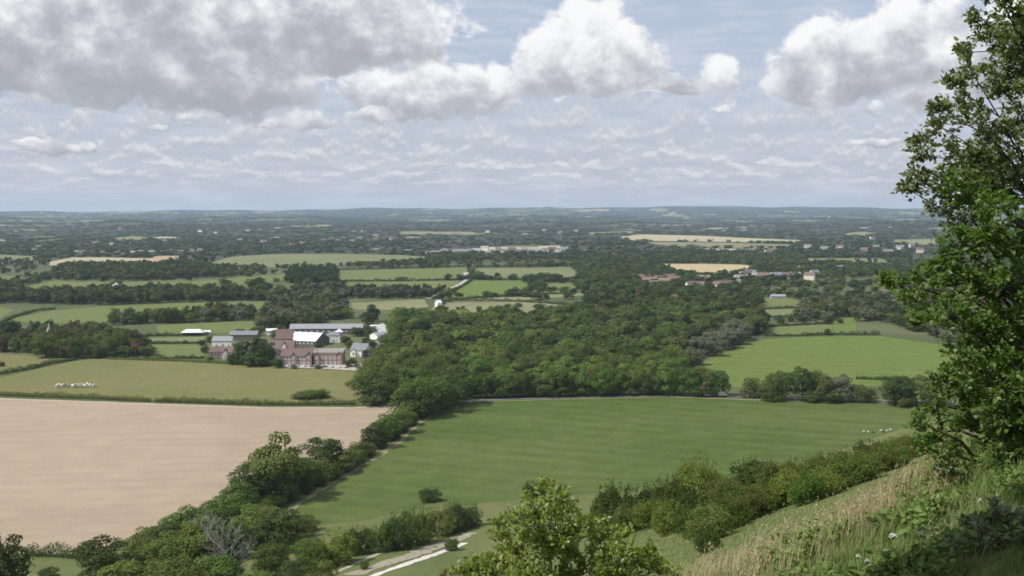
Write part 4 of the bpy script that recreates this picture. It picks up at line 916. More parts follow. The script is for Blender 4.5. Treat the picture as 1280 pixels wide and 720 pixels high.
# pale conical roof that rises from the clump on the left
x, y, z = hit(62, 434); m = MB(); o = empty('oast_tower', (x, y, z), 0, label='slender pale tower roof rising out of the tree clump', cat='tower')
m.tube([(0,0,0), (0,0,12)], [2.3, 2.2], 14).build('wall', wall_c['brick'], o); MB().tube([(0,0,12), (0,0,17.5), (0,0,17.6), (0,0,19.5), (0,0,20.2)], [2.6, .8, .9, .7, .05], 14).build('roof', wall_c['flint'], o)
# parked cars in front of the school
paint = {n: plain('car_paint_' + n, c, .3, .02, 1, .5) for n, c in (('white', (.75, .75, .74)), ('silver', (.5, .51, .53)), ('black', (.03, .03, .035)), ('red', (.35, .04, .03)), ('blue', (.06, .1, .25)))}
tyre = plain('tyre', (.02, .02, .02), .9, .1, 1); lampm = plain('lamp_glass', (.7, .7, .66), .2, .02, 1, .5)
def make_car(L=4.2, van=False):
    b = MB(); W_ = 1.75/2
    prof_ = [(-L/2, .35), (-L/2, .85), (-L/2+.15, 1.0), (-L*.28, 1.02), (L*.20, .95), (L/2-.1, .78), (L/2, .6), (L/2, .35)]
    if van: prof_ = [(-L/2, .4), (-L/2, 2.1), (-L/2+.2, 2.3), (L*.18, 2.3), (L*.30, 1.9), (L*.38, 1.2), (L/2, 1.0), (L/2, .4)]
    n = len(prof_); b.add([(x, -W_, z) for x, z in prof_] + [(x, W_, z) for x, z in prof_], [tuple(range(n-1, -1, -1))[::-1], tuple(range(n, 2*n))[::-1]] + [(i, i+n, (i+1) % n + n, (i+1) % n) for i in range(n)])
    g = MB()
    if van: gp = [(L*.175, 1.35), (L*.175, 2.12), (L*.27, 1.9), (L*.345, 1.35)]
    else: gp = [(-L*.36, 1.0), (-L*.24, 1.42), (L*.06, 1.45), (L*.20, .96)]
    k = W_*(1.015 if van else .9); n = len(gp); g.add([(x, -k, z) for x, z in gp] + [(x, k, z) for x, z in gp], [tuple(range(n)), tuple(range(2*n-1, n-1, -1))] + [(i, (i+1) % n, (i+1) % n + n, i+n) for i in range(n)])
    top = MB().box(-L*.235, L*.055, -W_*.88, W_*.88, 1.445, 1.49) if not van else None
    return b, g, top, L, W_, van
def car(x, y, z, rz, col, label, van=False, group=None):
    b, g, top, L, W_, v = make_car(5.2 if van else 4.2, van); o = empty('parked_van' if van else 'parked_car', (x, y, z), rz, label=label, cat='van' if van else 'car', group=group)
    b.build('body', paint[col], o); g.build('windows', glass, o)
    if top: top.build('roof', paint[col], o)
    for sx in (-.31, .31):
        for sy in (-1, 1):
            MB().tube([(sx*L, sy*(W_-.12), .32), (sx*L, sy*(W_+.02), .32)], [.32, .32], 12).build('wheel', tyre, o)
    for sy in (-1, 1): MB().box(L/2, L/2+.03, sy*W_*.7-.16, sy*W_*.7+.16, .62, .78).build('headlight', lampm, o)
for i, (px, py, c, rz) in enumerate([(352, 458.6, 'silver', 1.4), (359, 458.9, 'white', 1.6), (365, 459.1, 'black', 1.5), (372, 459.2, 'silver', 1.62), (380, 459.4, 'white', 1.5), (391, 459.6, 'black', 0.05), (399, 459.8, 'blue', 1.6), (406, 460, 'black', .1), (415, 460.2, 'silver', 1.5), (424, 460.4, 'white', 1.6), (433, 460.6, 'red', 1.5), (449, 461.5, 'black', .3)]):
    x, y, z = hit(px, py); car(x, y, z + .5, rz, c, f'{c} car, {ORD[i]} from the left in the line parked before the school', group='cars parked in front of the school')
x, y, z = hit(903, 495.6); car(x, y, z + .3, .05, 'white', 'white van on the road between the meadow and the hill pasture', True)
x, y, z = hit(884, 495.6); car(x, y, z + .3, .05, 'silver', 'silver car on the road left of the white van')
x, y, z = hit(945, 497.4); car(x, y, z + .3, .05, 'silver', 'silver car on the road right of the white van')
# pale roadside fence
def rail_fence(p0, p1, n, label, mat, hgt=1.2):
    a = Vector(hit(*p0)); b = Vector(hit(*p1)); o = empty('fence', a, 0, label=label, cat='fence'); d = b - a
    for k in range(3): MB().tube([Vector((0, 0, .3+k*.4)), d + Vector((0, 0, .3+k*.4))], [.06, .06], 4).build('rail', mat, o)
    for k in range(n+1):
        q = d*k/n; MB().box(q.x-.08, q.x+.08, q.y-.08, q.y+.08, -.4, hgt+.1).build('post', mat, o)
rail_fence((1078, 502.6), (1106, 503.4), 7, 'pale post and rail fence beside the road under the trees', plain('weathered_rail', (.42, .40, .35), .8, .1, 2))
# far villages: each house one small mesh
wallk = {'white': 'white', 'cream': 'cream', 'brick': 'brick', 'pink': 'pink'}
def far_house(px, py, w, h, wm, rm, label, group):
    x, y, z = hit(px, py); g = RNG.uniform(-.6, .6); d = 8
    v = MB().gable_walls(w, d, h, h*.55); r = MB().gable_roof(w, d, h, h*.55, .4, .25)
    nv = len(v.f); v.add(r.v, r.f); me = v.mesh('house', wall_c[wm]); me.materials.append(roof_c[rm])
    me.polygons.foreach_set('material_index', np.array([0]*nv + [1]*(len(v.f)-nv), np.int32))
    link('house', me, loc=(x, y, z), label=label, cat='house', group=group).rotation_euler.z = g
VILL = [('in the village beyond the domed olive field', [(545, 318.5), (556, 317), (563, 317), (572, 318), (580, 317.5), (588, 316), (596, 317), (606, 313), (615, 317), (622, 314.5), (630, 317.5), (640, 315), (648, 318), (656, 315), (664, 318), (672, 316), (682, 317), (690, 314.5), (698, 317.5), (706, 315)], 1.5),
        ('in the scattered hamlet left of that village', [(404, 302), (415, 300), (422, 302.5), (430, 299), (440, 303), (450, 300), (460, 304), (470, 301), (378, 306), (366, 308), (536, 318.5), (510, 316.5), (452, 290), (442, 291)], 1.3),
        ('along the lane above the pale stubble on the left', [(96, 317.5), (105, 317), (112, 318), (128, 319), (147, 318.5), (166, 318), (176, 317), (190, 317.5), (214, 316), (226, 317), (240, 316), (250, 315.5), (288, 317.5), (44, 315), (48, 311)], 1.15),
        ('in the cream terrace below the wheat field', [(926, 352), (932, 348), (938, 347), (946, 350), (955, 350.5), (963, 350), (970, 350.5), (978, 350), (985, 349), (994, 347.5), (1012, 350), (1018, 347)], 1.4),
        ('in the red-roofed farm group left of the wheat field', [(806, 352), (812, 356), (818, 359), (824, 352), (830, 356), (837, 351), (843, 354), (866, 362.5), (872, 362), (880, 352), (898, 361), (908, 361), (838, 379)], 1.35),
        ('among the far woods toward the right', [(800, 290), (830, 284), (845, 280), (880, 290), (905, 290), (930, 290), (1010, 312), (1030, 315), (1050, 312), (1080, 316), (1095, 312), (1110, 318), (1125, 312), (1140, 309), (1090, 300), (1150, 316), (960, 318), (700, 293), (720, 291), (740, 295), (680, 290), (640, 288), (610, 291)], 1.6),
        ('scattered over the far left plain', [(250, 290), (260, 288), (270, 292), (310, 290), (325, 289), (340, 291), (385, 282), (20, 290), (150, 287), (222, 301), (300, 303), (330, 304), (346, 300), (206, 304), (470, 296), (490, 300), (120, 306), (140, 309)], 1.5)]
for where, pts, sc in VILL:
    for i, (px, py) in enumerate(sorted(pts)):
        if 'cream' in where: wm = ('white', 'cream', 'cream')[i % 3]; rm = ('sheet', 'tile', 'slate')[i % 3]
        elif 'red-roofed' in where: wm = ('brick', 'pink', 'white')[i % 3]; rm = ('tile', 'rust', 'tile')[i % 3]
        else: wm = ('cream', 'cream', 'white', 'brick', 'pink')[int(RNG.integers(5))]; rm = ('tile', 'slate', 'sheet', 'tile')[int(RNG.integers(4))]
        far_house(px, py, RNG.uniform(10, 17)*sc, RNG.uniform(4.5, 6.2)*sc, wm, rm, f'{wm} house, {ORD[i]} from the left {where}', 'houses ' + where)
building('white_barn', 972, 374, 18, 9, 3.6, 2.2, 'flint', 'sheet', 'long pale grey-roofed barn above the small paddocks', cat='barn')
building('white_farmhouse', 548, 384, 5, 7, 5, 3, 'white', 'white', 'tiny bright white building at the end of the pale lane', cat='house', rz=.6)
# cows and sheep
cow_w = plain('white_coat', (.56, .54, .49), .9, .08, 3); sheep_m = plain('fleece', (.50, .48, .42), .95, .1, 4)
def patch_coat(name, a, b):
    m, nt, out = new_mat(name); tcn = node(nt, 'ShaderNodeTexCoord'); oi = node(nt, 'ShaderNodeObjectInfo')
    o3 = X(nt, tcn.outputs['Object']); n = noise(nt, vec(nt, *[c + X(nt, oi.outputs['Random'])*9 for c in sep(nt, o3)]), 1.1, 1, .4)
    bsdf(nt, out, mix(nt, n.ss(.47, .53), a, b), .85, .15); return m
cow_m = patch_coat('black_and_white_coat', (.025, .022, .02), (.72, .70, .66))
def animal_mesh(name, L, mat, fat=1.0, graze=True, lie=False):
    """one continuous body: trunk, neck, head and jointed legs, skinned from a skeleton"""
    h = L*.42; V = []; E = []; R = []
    def v(p, r, to=None):
        V.append(p); R.append(r)
        if to is not None: E.append((to, len(V)-1))
        return len(V)-1
    k = L*.19*fat
    pel = v((-.36*L, 0, h*1.5), k*.95); mid = v((-.02*L, 0, h*1.42), k*1.12, pel); ch = v((.28*L, 0, h*1.45), k*1.0, mid)
    nk = v((.44*L, 0, h*(1.35 if graze else 1.8)), k*.58, ch); hd = v((.56*L, 0, h*(.85 if graze else 2.0)), k*.46, nk); mz = v((.66*L, 0, h*(.40 if graze else 1.85)), k*.32, hd)
    for s in (-1, 1): v((.52*L, s*k*.95, h*(1.0 if graze else 2.1)), k*.16, hd)
    tl = v((-.47*L, 0, h*1.5), k*.28, pel); v((-.50*L, 0, h*.8), k*.1, tl)
    for s in (-1, 1):
        if lie:
            a = v((.26*L, s*k*.9, h*.9), k*.4, ch); v((.40*L, s*k*1.0, h*.75), k*.25, a); b = v((-.30*L, s*k*1.0, h*.9), k*.5, pel); v((-.14*L, s*k*1.2, h*.75), k*.25, b)
            continue
        a = v((.27*L, s*k*.62, h*.95), k*.42, ch); b = v((.285*L, s*k*.6, h*.5), k*.24, a); v((.27*L, s*k*.6, 0.02), k*.20, b)
        a = v((-.30*L, s*k*.66, h*1.0), k*.55, pel); b = v((-.43*L, s*k*.62, h*.55), k*.26, a); v((-.39*L, s*k*.6, .02), k*.20, b)
    me = bpy.data.meshes.new(name); me.from_pydata(V, E, []); o = bpy.data.objects.new(name, me); COL.objects.link(o)
    sk = o.modifiers.new('s', 'SKIN'); me.skin_vertices[0].data[0].use_root = True
    for i, r in enumerate(R): me.skin_vertices[0].data[i].radius = (r, r)
    su = o.modifiers.new('u', 'SUBSURF'); su.levels = 1; su.render_levels = 1
    dg = bpy.context.evaluated_depsgraph_get(); m2 = bpy.data.meshes.new_from_object(o.evaluated_get(dg)); bpy.data.objects.remove(o); m2.materials.clear(); m2.materials.append(mat)
    m2.polygons.foreach_set('use_smooth', np.full(len(m2.polygons), True)); return m2
cg, cs, cl = animal_mesh('cow', 2.5, cow_m, 1.1), animal_mesh('cow', 2.5, cow_m, 1.1, False), animal_mesh('cow', 2.5, cow_m, 1.15, False, True)
cwht = animal_mesh('cow', 2.5, cow_w, 1.1)
for i, (px, py, k) in enumerate([(71.5, 485.5, cwht), (74, 484, cwht), (78, 485, cg), (82, 484.6, cs), (86, 483.8, cg), (91, 485.2, cwht), (94, 484.4, cg), (98, 484, cg), (102, 484.2, cwht), (106, 484.8, cwht), (110, 482.8, cg), (112.5, 484.2, cwht), (118, 484.8, cwht)]):
    x, y, z = hit(px, py); o = link('cow', k, loc=(x, y, z + .3 - (.45 if k is cl else 0)), label=f'{"white" if k is cwht else "black and white"} cow, {ORD[i]} from the left in the herd on the pasture', cat='cow', group='cows in the pasture'); o.rotation_euler.z = RNG.uniform(0, 6.28); o.scale = (1.18,)*3
sg = animal_mesh('sheep', 1.35, sheep_m, 1.5); ss_ = animal_mesh('sheep', 1.35, sheep_m, 1.5, False); sd = animal_mesh('sheep', 1.35, plain('dark_fleece', (.05, .045, .04), .95, .1, 4), 1.5)
for i, (px, py, k) in enumerate([(1080, 541, sg), (1085.5, 541.5, sg), (1091.5, 542, sd), (1101, 540, ss_), (1104.5, 541.5, sd), (1109, 540.2, sg), (1113, 539, sg), (1127, 541, sg)]):
    x, y, z = hit(px, py, 300); o = link('sheep', k, loc=(x, y, z + .25), label=f'{"dark" if k is sd else "pale"} sheep, {ORD[i]} from the left in the flock at the meadow\'s lower right', cat='sheep', group='sheep on the meadow'); o.rotation_euler.z = RNG.uniform(0, 6.28); o.scale = (.9,)*3
# ------------------------------------------------------------------ near slope: tree, shrub, grass, flowers
def P3(px, py, y):
    X_, Y_, Z_ = ray(px, py); t = y / Y_; return np.array([X_*t, y, Z_*t])
def leaves(C, up, size, rng, droop=.25, wid=.62, tilt=.75):
    """pointed oval leaves, folded along the midrib; each leaf is four faces"""
    N = len(C); d = unit(up + rng.normal(0, .55, (N, 3)) + np.array([0, 0, -droop]))
    n = unit(np.array([0, 0, 1.]) + rng.normal(0, tilt, (N, 3))); w = unit(np.cross(d, n)); n = np.cross(w, d)
    s = (size*rng.uniform(.6, 1.25, N))[:, None]; W_ = s*wid*.5
    b = C; m1 = C + d*s*.45 + n*s*.02; tip = C + d*s - n*s*.16; f = n*s*.12
    V = np.stack([b, C + d*s*.28 + w*W_*.85 + f, C + d*s*.62 + w*W_*.8 + f*.6, tip, C + d*s*.62 - w*W_*.8 + f*.6, C + d*s*.28 - w*W_*.85 + f, m1], 1).reshape(-1, 3)
    k = (np.arange(N)*7)[:, None]
    Q = np.concatenate([k + np.array([0, 1, 2, 6]), k + np.array([6, 2, 3, 4]), k + np.array([0, 6, 4, 5])], 0)[:, ::-1]
    return V, Q
def lobed_plant(name, base, trunk_pts, trunk_r, lobes, lsz, per_m3, leaf_m, bark_m, seed, label, cat, group=None, upw=.5, min_n=90, max_n=900, tips=5, stemname='trunk', limb=1.0):
    rng = np.random.default_rng(seed); o = empty(name, tuple(base), 0, label=label, cat=cat, group=group); B = np.array(base)
    T = [np.array(p) for p in trunk_pts]; tm = MB(); tm.tube([Vector(p - B) for p in T], trunk_r, 9)
    tm.build(stemname, bark_m, o, True); br = MB(); VV, QQ = [], []; off = 0
    for (c, r) in lobes:
        c = np.array(c)
        # a limb from the trunk, leaving it lower down than the lobe
        zt = np.array([p[2] for p in T]); i = int(np.argmin(np.abs(zt - (c[2] - .45*np.linalg.norm((c - T[min(len(T)-1, 1)])[:2]) )))); a = T[i] + rng.normal(0, .02, 3)
        if np.linalg.norm(c-a) > .12:
            md = a + (c-a)*.55 + np.array([0, 0, .10*np.linalg.norm(c-a)]) + rng.normal(0, .05, 3)
            br.tube([Vector(p - B) for p in (a, a*.7+md*.3, md, c)], [limb*v for v in (.012+.012*np.linalg.norm(c-a), .012+.009*np.linalg.norm(c-a), .014, .007)], 5)
        n = int(np.clip(per_m3*r**2.2, min_n, max_n)); nt_ = max(6, int(tips*(1+r*10)))
        d = unit(rng.normal(0, 1, (nt_, 3))); d[:, 2] = d[:, 2]*.75 + .22; e = c + d*r*rng.uniform(.65, 1.18, (nt_, 1))
        for q in e: br.tube([Vector(c - B), Vector((c*.45+q*.55) - B + np.array([0, 0, -.02])), Vector(q - B)], [.006*limb, .004*limb, .002*limb], 3, False)
        ti = rng.integers(0, nt_, n); t = rng.uniform(.25, 1.05, (n, 1))**.7; p = c + (e[ti]-c)*t + rng.normal(0, lsz*.42, (n, 3))
        V, Q = leaves(p - B, unit(d[ti]*.8 + np.array([0, 0, upw])), lsz, rng); VV.append(V); QQ.append(Q+off); off += len(V)
    br.build('branch', bark_m, o, True)
    link('crown', mk_mesh('crown', np.vstack(VV), np.vstack(QQ), leaf_m, smooth=True), o); return o
leaf_bright = foliage('leaf_bright_broad', (.122, .208, .032), .32, .025, .44, back=(.135, .190, .055), rough=.42, spec=.28)
leaf_upper = foliage('leaf_greyish_broad', (.092, .142, .034), .3, .02, .34, back=(.17, .205, .11), rough=.45, spec=.3)
leaf_shrub = foliage('leaf_shrub_lit', (.185, .275, .045), .3, .03, .42, back=(.22, .27, .075), rough=.42, spec=.28)
YT = 11.0; tb = np.array(at(1250, YT)); rng = np.random.default_rng(21)
UP = [(1264, 14, 30), (1240, 50, 26), (1275, 66, 32), (1216, 92, 22), (1252, 108, 30), (1200, 130, 22), (1178, 160, 18), (1228, 158, 28), (1272, 150, 36), (1150, 176, 13), (1158, 196, 18), (1200, 192, 28), (1245, 205, 34), (1150, 226, 18), (1180, 232, 26), (1225, 245, 32), (1265, 240, 36), (1134, 236, 12), (1172, 262, 18), (1204, 275, 24),
      (1205, 66, 12), (1222, 28, 14), (1190, 106, 11), (1172, 138, 10), (1245, -14, 24), (1280, -20, 34), (1186, 215, 18), (1212, 222, 22)]
MID = [(1200, 228, 20), (1236, 292, 40), (1275, 300, 42), (1203, 312, 28), (1182, 340, 24), (1150, 350, 18), (1126, 354, 14), (1104, 353, 11), (1214, 356, 36), (1255, 362, 42), (1168, 374, 22), (1138, 378, 14), (1190, 398, 26), (1230, 418, 38), (1272, 430, 42), (1160, 400, 13), (1200, 250, 24), (1240, 260, 30), (1142, 402, 9)]
LOW = [(1208, 462, 26), (1180, 478, 22), (1245, 480, 40), (1165, 505, 20), (1198, 520, 32), (1235, 540, 38), (1275, 535, 42), (1168, 540, 20), (1186, 566, 24), (1215, 580, 24), (1255, 580, 26), (1150, 528, 12), (1180, 590, 14), (1205, 440, 18), (1275, 580, 28), (1160, 560, 14), (1225, 505, 30), (1255, 520, 34)]
r_0 = np.random.default_rng(5)
L_up = [(P3(px, py, YT + rng.uniform(-.3, 1.7)), r*YT/F*1.05) for px, py, r in UP]
L_dn = [(P3(px, py, YT + rng.uniform(-1.2, 1.0)), r*YT/F*1.08) for px, py, r in MID + LOW]
for k in range(34): L_dn.append((P3(rng.uniform(1285, 1520), rng.uniform(210, 585), YT + rng.uniform(-1.6, 1.8)), rng.uniform(.3, .46)))
for k in range(16): L_dn.append((P3(r_0.uniform(1205, 1290), r_0.uniform(420, 590), YT + 1.5), .30))
for k in range(7): L_up.append((P3(r_0.uniform(1226, 1295), r_0.uniform(-20, 230), YT + r_0.uniform(.4, 1.6)), r_0.uniform(.2, .3)))
for k in range(26): L_up.append((P3(rng.uniform(1285, 1470), rng.uniform(-160, 230), YT + rng.uniform(-.6, 2.0)), rng.uniform(.28, .44)))
tp = [tb + np.array([.25, .1, -.5]), tb + np.array([.25, .1, 0]), P3(1290, 520, YT), P3(1296, 420, YT+.1), P3(1300, 300, YT+.2), P3(1312, 200, YT+.3)]
lobed_plant('tree', tb, tp, [.17, .14, .11, .09, .07, .04], L_dn, .060, 9600, leaf_bright, bark, 31, 'leafy tree on the near slope with bright broad leaves to the ground', 'tree', max_n=1700, min_n=130)
tb2 = np.array(at(1330, YT + 1.4)); tp2 = [tb2 + np.array([0, 0, -.5]), tb2, P3(1325, 430, YT+1.2), P3(1312, 260, YT+1), P3(1300, 100, YT+.8), P3(1296, -60, YT+.8)]
lobed_plant('tree', tb2, tp2, [.14, .12, .09, .06, .04, .02], L_up, .064, 8200, leaf_upper, bark, 32, 'taller grey-leaved tree rising behind the bright leafy tree', 'tree', max_n=2100, min_n=150, limb=.6)
# the tree further along the slope whose shade falls across the grass
ts = np.array([-3.2, 2.2, float(terr(-3.2, 2.2))]); r_ = np.random.default_rng(8); tc_ = np.array([-1.5, 4.75, 4.0])
LS = []
for k in range(125):
    x_ = r_.uniform(-2.7, .5); LS.append((np.array([x_, r_.uniform(3.6, 6.0 + .34*(x_ + 1.0)), 4.0 + np.clip(r_.normal(0, .45), -.9, 1)]), r_.uniform(.40, .60)))
lobed_plant('tree', ts, [ts + np.array([0, 0, -.5]), ts, np.array([-3.05, 2.7, -.4]), np.array([-2.7, 3.4, 1.6]), np.array([-1.8, 4.5, 3.6])], [.16, .14, .11, .08, .04], LS, .12, 2200, leaf_bright, bark, 33, 'tree beside the viewpoint whose shade darkens the nearest grass', 'tree', max_n=700)
# leafy shrub below the viewpoint
YS = 14.0; sb = np.array(at(690, YS + .4))
SL = [(684, 608, 11, 0), (690, 626, 17, 0), (668, 640, 22, 0), (702, 644, 26, .2), (645, 652, 18, -.2), (724, 660, 26, .2), (640, 684, 30, -.1), (682, 676, 38, 0), (722, 692, 36, .2), (756, 676, 22, .3), (768, 704, 32, .1), (800, 700, 20, .3), (608, 706, 22, -.3), (620, 722, 36, -.3), (822, 714, 22, .2), (576, 716, 14, -.4), (742, 730, 38, 0),
      (846, 722, 16, .3), (700, 740, 46, -.2), (655, 735, 40, -.3), (780, 742, 40, 0), (700, 790, 60, 0), (630, 780, 50, 0), (780, 790, 50, .2), (840, 760, 30, .3), (600, 750, 30, -.3), (655, 628, 8, -.1), (626, 655, 8, -.2), (780, 668, 9, .3), (812, 690, 9, .3), (866, 738, 14, .3)]
lobed_plant('shrub', sb, [sb + np.array([0, 0, -.5]), sb, sb + np.array([0, 0, .5]), sb + np.array([.02, 0, 1.0]), sb + np.array([-.02, 0, 1.5])], [.06, .055, .045, .03, .015], [(P3(px, py, YS + dy + r_.normal(0, .25)), r*YS/F*1.08) for px, py, r, dy in SL], .074, 5200, leaf_shrub, bark, 34,
            'large leafy yellow-green shrub just below the viewpoint', 'shrub', upw=1.3, max_n=1100, min_n=70, tips=6, stemname='stem', limb=.6)
sb2 = np.array(at(585, YS + .2)); leaf_red = foliage('leaf_reddish_shrub', (.135, .120, .050), .3, .03, .25)
lobed_plant('shrub', sb2, [sb2 + np.array([0, 0, -.4]), sb2, sb2 + np.array([0, 0, .4]), sb2 + np.array([0, 0, .8])], [.04, .035, .025, .015], [(P3(px, py, YS - .2 + r_.normal(0, .2)), r*YS/F) for px, py, r in [(560, 724, 12), (590, 712, 14), (545, 740, 18), (600, 735, 20), (575, 745, 22), (620, 700, 10), (635, 715, 14), (650, 700, 10)]], .055, 2200, leaf_red, bark, 35,
            'low twiggy reddish bush at the left foot of the large yellow-green shrub', 'shrub', upw=1.2, max_n=260, min_n=60, stemname='stem', limb=.4)
# grass
def blades(X_, Y_, h, w, rng, lean=.45, seg=3, wind=(.12, .06)):
    N = len(X_); Z_ = terr(X_, Y_); a = rng.uniform(0, 2*math.pi, N); lx = np.cos(a)*lean*h*rng.uniform(.2, 1, N) + wind[0]*h; ly = np.sin(a)*lean*h*rng.uniform(.2, 1, N) + wind[1]*h
    b = rng.uniform(0, math.pi, N); wx = np.cos(b)*w/2; wy = np.sin(b)*w/2; V = []
    for s in range(seg):
        t = s/seg; k = 1 - t*.55
        cx = X_ + lx*t*t; cy = Y_ + ly*t*t; cz = Z_ - .03 + h*t*(1-.18*t)
        V += [np.column_stack([cx-wx*k, cy-wy*k, cz]), np.column_stack([cx+wx*k, cy+wy*k, cz])]
    V.append(np.column_stack([X_+lx, Y_+ly, Z_-.03+h*.82]))
    V = np.stack(V, 1).reshape(-1, 3); n = 2*seg+1; k = (np.arange(N)*n)[:, None]
    Q = np.concatenate([k + np.array([2*s, 2*s+1, 2*s+3, 2*s+2]) for s in range(seg-1)], 0); T = k + np.array([2*seg-2, 2*seg-1, 2*seg]); return V, Q, T
def grass_obj(name, sets, mats, label, cat):
    V, F3, F4, M3, M4, off = [], [], [], [], [], 0
    for mi, (v, q, t) in sets: V.append(v); F4.append(q+off); F3.append(t+off); M4.append(np.full(len(q), mi)); M3.append(np.full(len(t), mi)); off += len(v)
    link(name, mk_mesh(name, np.vstack(V), [np.vstack(F4), np.vstack(F3)], mats, np.concatenate(M4+M3)), kind='stuff', label=label, cat=cat)
rg = np.random.default_rng(77)
def wedge(n, p0, p1, y0, y1):
    y = np.sqrt(rg.uniform(y0**2, y1**2, n)); px = rg.uniform(p0, p1, n); return (px-640)/F*y, y
g_green = foliage('grass_green', (.125, .175, .048), .3, .03, .3); g_dry = foliage('grass_dry', (.40, .34, .20), .25, .02, .3); g_mid = foliage('grass_fading', (.185, .205, .080), .3, .03, .3); g_brown = foliage('grass_brown', (.215, .150, .090), .3, .02, .25)
x, y = wedge(105000, 760, 1900, 3.6, 15); s = -.423*x+.906*y; pxx = 640+F*x/y
dryness = (s > 6.8)*(s < 13)*np.clip((1200-pxx)/60, 0, 1) * (np.sin(x*2.3+y)*.25+.85)
cl = (np.sin(x*5+1.7*np.sin(y*3))*np.sin(y*4.3+x) > -.35)
k1 = (rg.random(len(x)) > dryness*.8) & cl
hl = np.clip((pxx - 820)/200, .45, 1)
S_ = [(0, blades(x[k1], y[k1], hl[k1]*rg.uniform(.06, .22, k1.sum()), rg.uniform(.006, .013, k1.sum()), rg)), ]
k2 = ~k1 & (rg.random(len(x)) < .7); S_.append((2, blades(x[k2], y[k2], rg.uniform(.10, .26, k2.sum()), rg.uniform(.005, .010, k2.sum()), rg)))
def fam(n, f, hmin, hmax, w, mi, lean=.35):
    x, y = wedge(n, 830, 1240, 6.5, 15); s = -.423*x+.906*y; p = 640+F*x/y; k = f(s, p) & (np.sin(x*3.1)*np.sin(y*2.7+x) > -.45); x, y = x[k], y[k]
    S_.append((mi, blades(x, y, rg.uniform(hmin, hmax, len(x)), np.full(len(x), w), rg, lean, 4)))
fam(6000, lambda s, p: (s > 6.95) & (s < 12.5) & (p < 1165), .14, .42, .005, 1)
fam(6000, lambda s, p: (s > 7.0) & (s < 10) & (p > 1060) & (p < 1200), .2, .46, .006, 3)
fam(1800, lambda s, p: (s > 7.2) & (s < 12.5) & (p < 1150), .3, .62, .004, 1, .25)
fam(5000, lambda s, p: (s > 6) & (s < 9) & (p > 900), .12, .32, .006, 2)
x, y = wedge(30000, 740, 1200, 18, 118); s = rg.random(len(x)) < .5
S_.append((0, blades(x[s], y[s], rg.uniform(.12, .36, s.sum()), rg.uniform(.02, .06, s.sum()), rg, .7, 2))); S_.append((1, blades(x[~s][::5], y[~s][::5], rg.uniform(.15, .5, len(x[~s][::5])), rg.uniform(.015, .03, len(x[~s][::5])), rg, .6, 2)))
grass_obj('grass', S_, [g_green, g_dry, g_mid, g_brown], 'green and dry straw-coloured grass covering the near slope', 'grass')
# low broad-leaved herbs between the grass
x, y = wedge(2600, 960, 1400, 4.5, 13); s = -.423*x+.906*y; k = (s < 9.5) & (np.sin(x*4.1+y)*np.sin(y*3.3-x*2) > .0); x, y = x[k], y[k]
hc = np.repeat(np.column_stack([x, y, terr(x, y)]), 9, 0) + rg.normal(0, .045, (len(x)*9, 3)) + np.array([0, 0, .09]); V, Q = leaves(hc, unit(rg.normal(0, 1, hc.shape)*np.array([1, 1, .4])), .07, rg, .05, .6, .5)
link('herbs', mk_mesh('herbs', V, Q, foliage('leaf_herb', (.105, .165, .045), .35, .03, .35), smooth=True), kind='stuff', label='low broad-leaved herbs mixed into the near grass', cat='herbs')
# seed heads of the dry grass
x, y = wedge(1000, 860, 1190, 6.8, 12); s = -.423*x+.906*y; k = (s > 7.1) & (s < 11.5); x, y = x[k], y[k]; hg_ = rg.uniform(.18, .44, len(x))
hc = np.repeat(np.column_stack([x, y, terr(x, y)]), 7, 0); tt = np.tile(np.linspace(.72, 1, 7), len(x)); hh = np.repeat(hg_, 7)*tt; lx = np.repeat(rg.normal(.08, .10, len(x)), 7); ly = np.repeat(rg.normal(.03, .08, len(x)), 7)
hc = hc + np.column_stack([lx*tt**2, ly*tt**2, hh]) + rg.normal(0, .006, hc.shape); V, Q = leaves(hc, np.tile([.2, 0, 1.], (len(hc), 1)), .024, rg, -.2, .35)
SV, SQ, ST = blades(x, y, hg_*1.15, np.full(len(x), .004), rg, .12, 3)
link('seed_heads', mk_mesh('seed_heads', np.vstack([V, SV]), [np.vstack([Q, SQ+len(V)]), ST+len(V)], [g_dry]), kind='stuff', label='straw-coloured seed heads standing above the dry grass', cat='grass')
# white umbel flowers
umb = plain('white_petals', (.78, .78, .70), .7, .05, 20); stem_m = plain('green_stem', (.12, .16, .05), .7, .15, 9)
def umbel(px, py, r, hgt, label):
    x, y, z = hit(px, py + hgt*F/8.5, 3); rr = np.random.default_rng(int(px)); o = empty('hogweed', (x, y, z), 0, label=label, cat='flower', group=None); m = MB(); f = MB()
    m.tube([(0, 0, -.1), (.01, 0, hgt*.5), (0, .01, hgt*.92)], [.009, .007, .005], 6)
    for k in range(14):
        a = k*2.4; q = math.sqrt((k+.5)/14)*r; e = Vector((q*math.cos(a), q*math.sin(a), hgt + .02*(1-(q/r)**2) + rr.normal(0, .004)))
        m.tube([(0, .01, hgt*.92), e], [.003, .002], 3, False)
        for j in range(9):
            c = e + Vector(rr.normal(0, r*.11, 3)) * 1.0; n = r*.085
            u = [Vector((n*math.cos(t*1.2566+j), n*math.sin(t*1.2566+j), rr.normal(0, .003))) for t in range(5)]; f.add([c + Vector((0, 0, .003))] + [c + q_ for q_ in u], [(0, 1+t, 1+(t+1) % 5) for t in range(5)])
    m.build('stem', stem_m, o, True); f.build('flower_head', umb, o)
    V, Q = leaves(np.array([[0, 0, hgt*.3]]*10 + [[0, 0, hgt*.1]]*12), unit(rr.normal(0, 1, (22, 3))*np.array([1, 1, .3])), .13, rr, .1, .55); link('leaf', mk_mesh('leaf', V, Q, g_green, smooth=True), o)
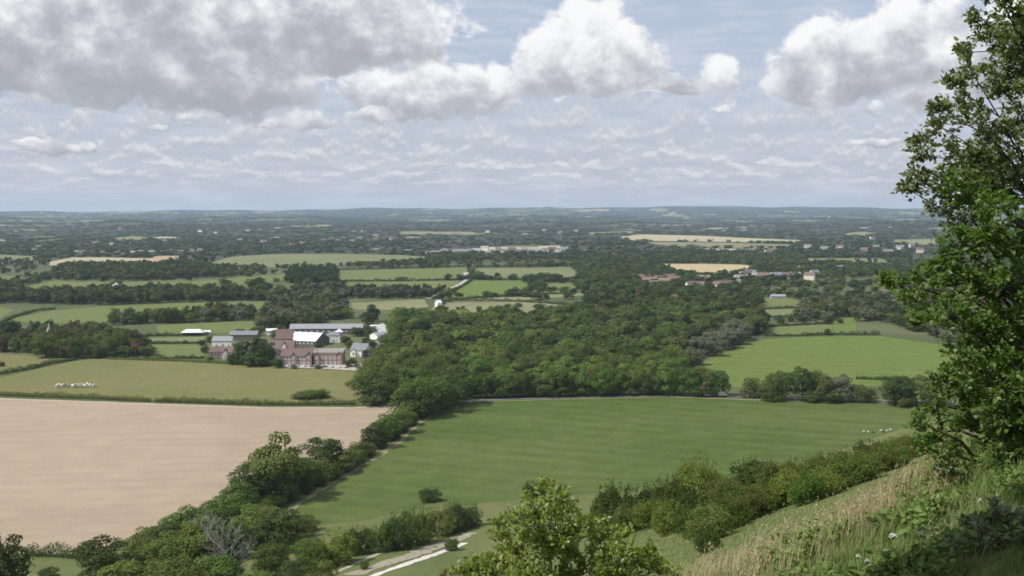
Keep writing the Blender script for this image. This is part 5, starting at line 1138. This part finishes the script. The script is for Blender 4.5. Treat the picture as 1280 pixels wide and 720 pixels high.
for px, py, r, hg, lb in [(1115, 671, .040, .34, 'largest white umbel flower in the grass'), (1083, 703, .030, .26, 'white umbel flower lowest on the slope near the shade edge'), (1072, 696, .024, .26, 'smaller white umbel flower up left of the lowest one'), (1150, 669, .026, .3, 'half-faded white umbel flower right of the largest one'),
                          (1107, 691, .026, .2, 'faded umbel flower under the largest white one'), (1224, 627, .018, .22, 'tiny white flower in the sunny grass left of another tiny one'), (1244, 623, .020, .22, 'tiny white flower in the sunny grass, the upper right one'), (1172, 621, .016, .2, 'tiny white flower at the edge of the brown grass'), (1270, 637, .018, .2, 'tiny white flower beside the shade at the frame edge')]:
    umbel(px, py, r*.72, hg*.8, lb)
# sprigs in the shade
leaf_sprig = foliage('leaf_sprig', (.110, .155, .045), .25, .03, .3, back=(.2, .24, .13))
for px, py, w, lb in [(1222, 682, 1, 'leafy bramble sprig catching light at the edge of the dark shade'), (1272, 672, 1, 'leafy bramble sprig at the frame edge above the dark shade'), (1240, 655, .8, 'small leafy sapling standing in the sunny grass by the shade')]:
    b = np.array(hit(px, py + 10, 3)); yy = b[1]
    lobed_plant('bramble', b, [b + np.array([0, 0, -.1]), b, b + np.array([.02, 0, .12]), b + np.array([.03, 0, .25])], [.012, .01, .008, .005], [(P3(px + dx_, py + dy_, yy + r_.normal(0, .08)), r2*yy/F*.85) for dx_, dy_, r2 in [(0, -6, 14), (-22, 0, 10), (20, -8, 13), (34, -2, 9), (4, -22, 9), (-34, -4, 6)]], .045, 3000, leaf_sprig, bark, int(px), lb, 'bramble', upw=.5, max_n=90, min_n=40, stemname='stem', limb=.2)
# ------------------------------------------------------------------ air
def haze(density):
    m, nt, out = new_mat('haze'); v = node(nt, 'ShaderNodeVolumePrincipled')
    v.inputs['Color'].default_value = (.64, .80, 1, 1); v.inputs['Density'].default_value = density; v.inputs['Anisotropy'].default_value = .1
    nt.links.new(v.outputs[0], out.inputs['Volume'])
    MB().box(-16500, 16500, -23500, 24200, -300, 120).build('haze', m, kind='stuff', label='pale blue air haze over the whole plain', cat='haze')
haze(3.8e-5)
